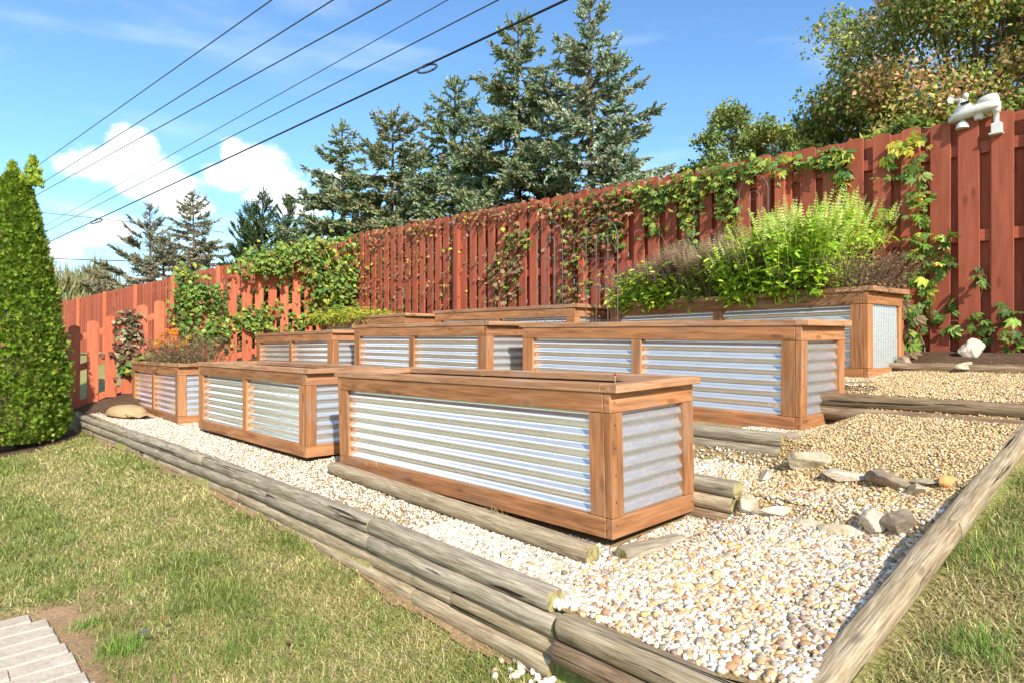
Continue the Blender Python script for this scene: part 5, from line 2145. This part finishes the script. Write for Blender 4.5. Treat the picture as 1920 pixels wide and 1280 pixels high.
# ------------------------------------------------------------------ sandbag
def sandbag():
    c = at(238, 783, 8.05)
    zb = gz(7.6, -.45)
    V, F = ico(4)
    r = 2.6
    x, y, z = V.T
    sgn = lambda a, e: np.sign(a) * np.abs(a) ** e
    W = np.column_stack([sgn(x, .8) * .34, sgn(y, .85) * .19, np.where(z > 0, z * .115, z * .03)])
    W[:, 2] += .012 * vnoise(W, 2.5, 4) * (z > -.2)
    W[:, 0] += .02 * vnoise(W, 3, 5)
    t = thing('sandbag', 'tan burlap sandbag lying on the white gravel at far left', 'bag', (c.x, c.y, zb + .03))
    M = Matrix.Translation((c.x, c.y, zb + .05)) @ Matrix.Rotation(R(-38), 4, 'Z')
    link('sack', npmesh('sack', W, F, None, True, [M_BURLAP]), None, t, M)
    # flattened open end
    n = 9
    xs = np.linspace(.28, .44, 5)
    ys = np.linspace(-.14, .14, n)
    A, B = np.meshgrid(xs, ys, indexing='ij')
    Z = .03 * (1 - (A - .28) / .16) + .012 * np.sin(B * 40) + .0
    P = np.column_stack([A.ravel(), B.ravel() * (1 + .5 * (A.ravel() - .28)), Z.ravel()])
    i, j = np.meshgrid(np.arange(4), np.arange(n - 1), indexing='ij')
    Fq = np.stack([i * n + j, (i + 1) * n + j, (i + 1) * n + j + 1, i * n + j + 1], -1).reshape(-1, 4)
    link('folded_end', npmesh('folded_end', P, Fq, None, True, [M_BURLAP]), None, t, M)


sandbag()

# ------------------------------------------------------------------ weather station
def weather_station():
    p, _ = ray_line(1858, 240, FA, FB)
    q, _ = ray_line(1790, 190, FA, FB)
    o = p + fface * .05
    t = thing('weather_station', 'white weather station with spinning wind cups mounted on the fence top', 'weather station', o)
    x = fd.copy()             # away to the left along the fence
    Z = Vector((0, 0, 1))
    Rm = Matrix((x, fface, Z)).transposed().to_4x4()
    if Rm.determinant() < 0:
        Rm = Matrix((x, -fface, Z)).transposed().to_4x4()
    M = Matrix.Translation(o) @ Rm @ Matrix.Diagonal((.92, 1.1, 1.05, 1))

    def add(name, V, F, mat, smooth=False, MM=None, bev=True):
        me = npmesh(name, np.array(V, float), [np.array(f) for f in F] if isinstance(F, list) and isinstance(F[0], (list, np.ndarray)) and np.array(F[0]).ndim == 2 else np.array(F), None, smooth, [mat])
        ob = link(name, me, None, t, MM or M)
        if bev:
            m = ob.modifiers.new('bevel', 'BEVEL')
            m.width = .008
            m.segments = 3
            m.limit_method = 'ANGLE'
        return ob

    def loft(name, secs, mat, k=20, ex=.6):
        """rings of (x, half depth, z low, z high) along the body"""
        ang = np.arange(k) / k * 2 * np.pi
        ca, sa = np.cos(ang), np.sin(ang)
        cy = np.sign(ca) * np.abs(ca) ** ex
        cz = np.sign(sa) * np.abs(sa) ** ex
        V = []
        for (xx, hd, z0, z1) in secs:
            V.append(np.column_stack([np.full(k, xx), cy * hd, (z0 + z1) / 2 + cz * (z1 - z0) / 2]))
        V = np.vstack(V)
        n = len(secs)
        i = np.arange(n - 1)[:, None] * k
        j = np.arange(k)[None]
        F4 = np.stack([i + j, i + (j + 1) % k, i + k + (j + 1) % k, i + k + j], -1).reshape(-1, 4)
        V = np.vstack([V, [[secs[0][0], 0, (secs[0][2] + secs[0][3]) / 2], [secs[-1][0], 0, (secs[-1][2] + secs[-1][3]) / 2]]])
        q_ = np.arange(k)
        F3 = np.vstack([np.stack([(q_ + 1) % k, q_, np.full(k, n * k)], -1), np.stack([q_ + (n - 1) * k, (q_ + 1) % k + (n - 1) * k, np.full(k, n * k + 1)], -1)])
        me = npmesh(name, V, [F4, F3], None, True, [mat])
        return link(name, me, None, t, M)
    # body: x grows to the left, from over the bracket to the wind cups
    loft('body', [(-.075, .02, .125, .155), (-.06, .055, .115, .165), (0, .068, .105, .172), (.08, .07, .095, .165), (.17, .065, .085, .150), (.25, .05, .078, .130), (.285, .02, .078, .105)], M_WHITE)
    loft('rain_collector', [(-.062, .03, .165, .20), (-.055, .052, .16, .218), (.0, .058, .16, .222), (.06, .055, .155, .205), (.085, .03, .15, .175)], M_WHITE, ex=.45)
    loft('sensor_housing', [(.115, .02, .145, .165), (.125, .048, .14, .195), (.16, .05, .135, .205), (.20, .048, .125, .200), (.245, .03, .11, .15)], M_WHITE, ex=.4)
    board('solar_panel', t, M, (1, 0, -.1), (0, .8, .6), (.155, .047 if Rm.determinant() > 0 and (Rm.to_3x3() @ Vector((0, 1, 0))).dot(fface) > 0 else -.047,   .182), (.062, .045, .004), M_SOLAR, .001)
    mb = MB()
    mb.tube(np.array([(-.045, 0, .13), (-.045, 0, .09), (-.045, 0, .088), (-.045, 0, .03), (-.045, 0, -.03)]), [.030, .030, .022, .019, .028], 18)
    link('mount_pole', mb.build('mount_pole', True, [M_WHITE]), None, t, M)
    board('mount_bracket', t, M, (1, 0, 0), (0, 1, 0), (-.05, .0, -.025), (.075, .06, .07), M_WHITE, .006)
    board('mount_bracket', t, M, (1, 0, 0), (0, 1, 0), (-.047, .0, -.065), (.095, .075, .012), M_WHITE, .003)
    mb = MB()
    mb.tube(np.array([(.075, 0, .10), (.075, 0, .062)]), [.035, .03], 16)
    link('drain_cup', mb.build('drain_cup', True, [M_WHITE]), None, t, M)
    mb = MB()
    mb.tube(np.array([(.185, 0, .085), (.185, 0, .05), (.185, 0, .02)]), [.012, .045, .05], 16)
    link('radiation_shield', mb.build('radiation_shield', True, [M_WHITE]), None, t, M)
    mb = MB()
    mb.tube(np.array([(.205, 0, .19), (.205, 0, .245)]), [.012, .010], 12)
    rotor = link('rotor', mb.build('rotor', True, [M_WHITE]), None, t, M)
    V, F = ico(2)
    for k in range(3):
        a = .5 + k * 2.094
        d = np.array([math.cos(a), math.sin(a), 0])
        mb = MB()
        mb.tube(np.array([(.205, 0, .236), tuple(np.array([.205, 0, .24]) + d * .05)]), .003, 6)
        link('arm', mb.build('arm', True, [M_WHITE]), None, rotor, M)
        c = np.array([.205, 0, .243]) + d * .062
        tang = np.array([-d[1], d[0], 0])
        W = V * .026
        s = W @ tang
        W = W - np.clip(s, 0, None)[:, None] * tang * 1.35
        link('cup', npmesh('cup', W + c, F, None, True, [M_WHITE]), None, rotor, M)


weather_station()

# ------------------------------------------------------------------ overhead lines
def wire(name, label, a, b, rad, mat, sag=.0, cat='power line', group='overhead lines', parent=None):
    a, b = np.array(a), np.array(b)
    f = np.linspace(0, 1, 40)[:, None]
    pts = a * (1 - f) + b * f - np.array([0, 0, sag]) * 4 * f * (1 - f)
    mb = MB()
    mb.tube(pts, rad, 6, (1, 1, 1), False)
    if parent is not None:
        return link(name, mb.build(name, True, [mat]), None, parent)
    return link(name, mb.build(name, True, [mat]), None, label=label, cat=cat, group=group)


def ext(p, q, f0, f1):
    return p + (q - p) * f0, p + (q - p) * f1


LN = ['topmost thin power line crossing the upper left sky', 'second power line from the top of the sky', 'third power line down, between two close pairs', 'fainter fourth power line just above the lowest thin one', 'lowest thin power line, just above the thick cable']
for i, (p, q, Y1, Y2, rad) in enumerate([((75, 308), (510, 0), 44, 19, .020), ((80, 343), (625, 0), 43, 18, .020), ((85, 357), (733, 0), 42, 17, .020), ((100, 415), (840, 0), 46, 18, .014), ((105, 425), (935, 0), 40, 15, .016)]):
    a, b = ext(at(*p, Y1), at(*q, Y2), -.25, 1.5)
    wire('power_line', LN[i], a, b, rad, M_WIRE)
ct = thing('utility_cable', 'thick black cable with two slack loops crossing the sky', 'cable', at(800, 140, 14.5), group='overhead lines')
CA, CB = at(105, 448, 38), at(1062, 0, 12.2)
a, b = ext(CA, CB, -.25, 1.35)
wire('cable', None, a, b, .024, M_BLACK, parent=ct)


def loop_at(px, Lz, wz, rad):
    # point on the cable seen at px
    k = (px - 960) / F_PX
    d = CB - CA
    t_ = (k * CA.y - CA.x) / (d.x - k * d.y)
    c = np.array(CA + d * t_)
    dx = np.array(d.normalized())
    side = np.cross(dx, [0, 0, 1])
    side /= np.linalg.norm(side)
    dn = np.array([0, 0, -1.0])
    for j in range(2):
        an = np.linspace(0, 2 * np.pi, 40)
        dh = np.array([.95, .1, .28])
        pts = c + dn * (wz * .9) + dh * (Lz * np.cos(an) * (1 - .06 * j))[:, None] + (side * .3 + dn * .95) * (wz * np.sin(an) * (1 + .1 * j))[:, None]
        mb = MB()
        mb.tube(pts, rad, 6, (1, 1, 1), False)
        link('slack_loop', mb.build('slack_loop', True, [M_BLACK]), None, ct)
    mb = MB()
    mb.tube(np.array([c - dx * Lz * .7, c + dx * Lz * .2]), rad * 1.6, 8)
    link('clamp', mb.build('clamp', True, [M_BLACK]), None, ct)


loop_at(801, .235, .095, .020)
loop_at(181, .29, .085, .026)
for i, (p, q, Y1, Y2, m, lab) in enumerate([((60, 484), (640, 502), 70, 60, M_BLACK, 'dark distant cable above the willow thicket'), ((300, 424), (600, 445), 52, 48, M_WIRE_PALE, 'upper bright distant wire across the thin spruces'), ((300, 430), (600, 450), 52, 48, M_WIRE_PALE, 'lower bright distant wire across the thin spruces'),
                                           ((100, 466), (620, 478), 66, 60, M_WIRE_PALE, 'faint distant wire behind the half bare spruce'), ((90, 400), (420, 436), 60, 55, M_WIRE, 'thin far wire meeting the lower cable loop')]):
    a, b = ext(at(*p, Y1), at(*q, Y2), -.5, 1.0)
    wire('distant_wire', lab, a, b, .05 if i == 0 else .028, m, group='distant wires')


# ------------------------------------------------------------------ litter
def fallen_leaf(label, px, py, z, size, col, rot, seed):
    r = np.random.default_rng(seed)
    Y = F_PX * (1.5 - z) / (py - Y0)
    x = (px - 960) / F_PX * Y
    mb = MB()
    mb.scatter(*LEAF6, np.zeros((1, 3)), np.eye(3)[None], np.array([size]), np.array([col]))
    link('fallen_leaf', mb.build('fallen_leaf', False, [M_DRY]), None, None, Matrix.Translation((x, Y, z + .035)) @ Matrix.Rotation(R(rot), 4, 'Z') @ Matrix.Rotation(.3, 4, 'X'), label=label, cat='leaf')


fallen_leaf('pale grey fallen leaf on the grass right of the dark tuft', 258, 1200, .27, .05, (.12, .125, .13), 20, 1)
fallen_leaf('rust brown fallen leaf on the lower left lawn', 300, 1178, .28, .045, (.36, .13, .07), 70, 2)
fallen_leaf('brown fallen leaf near the bottom middle of the lawn', 545, 1222, .27, .05, (.33, .15, .08), 130, 3)


def dry_tuft(label, p, n, rad, ln, seed):
    r = np.random.default_rng(seed)
    q = np.array([p.x, p.y]) - ORG
    u = q @ UU + r.normal(scale=rad, size=n)
    v = q @ VV + r.normal(scale=rad * .4, size=n)
    o = grass('dry_weed', label, u, v, r.uniform(.5, 1.2, n) * ln, r.uniform(.0015, .003, n), pal(n, STRAW, None, .15, r), seed, np.full(n, .8))
    o.location.z += p.z - gz(float(q @ UU), float(q @ VV))
    del o['kind']
    o['category'] = 'weed'


dry_tuft('dry weed clump on the left part of the front planter bottom rail', PLANT['A'][1] @ Vector((-1.93, .02, .075)), 60, .07, .05, 61)
dry_tuft('dry straw wisps between the front planter and the round timber', PLANT['A'][1] @ Vector((-.75, -.04, -.02)), 40, .06, .06, 62)

def litter():
    r = np.random.default_rng(91)
    n = 150
    u, v = r.uniform(-1.0, 4.5, n), r.uniform(-.6, 3.1, n)
    ok = bed(u, v) & ((v < .1) | (u < -.15))
    u, v = u[ok], v[ok]
    n = len(u)
    P = ORG[None] + u[:, None] * UU + v[:, None] * VV
    pos = np.column_stack([P, ground_z(u, v) + .032])
    up = r.normal(scale=.5, size=(n, 3)) + np.array([0, 0, 1.0])
    mb = MB()
    mb.scatter(*LEAF6, pos, basis_xz(r.normal(size=(n, 3)) * np.array([1, 1, .2]), up), r.uniform(.012, .034, n), pal(n, [(.28, .17, .08), (.20, .12, .06), (.36, .25, .12), (.16, .11, .07), (.30, .13, .07)], None, .15, r))
    link('leaf_litter', mb.build('leaf_litter', False, [M_DRY]), None, label='small dry leaf bits scattered over the gravel', cat='litter', kind='stuff')


litter()
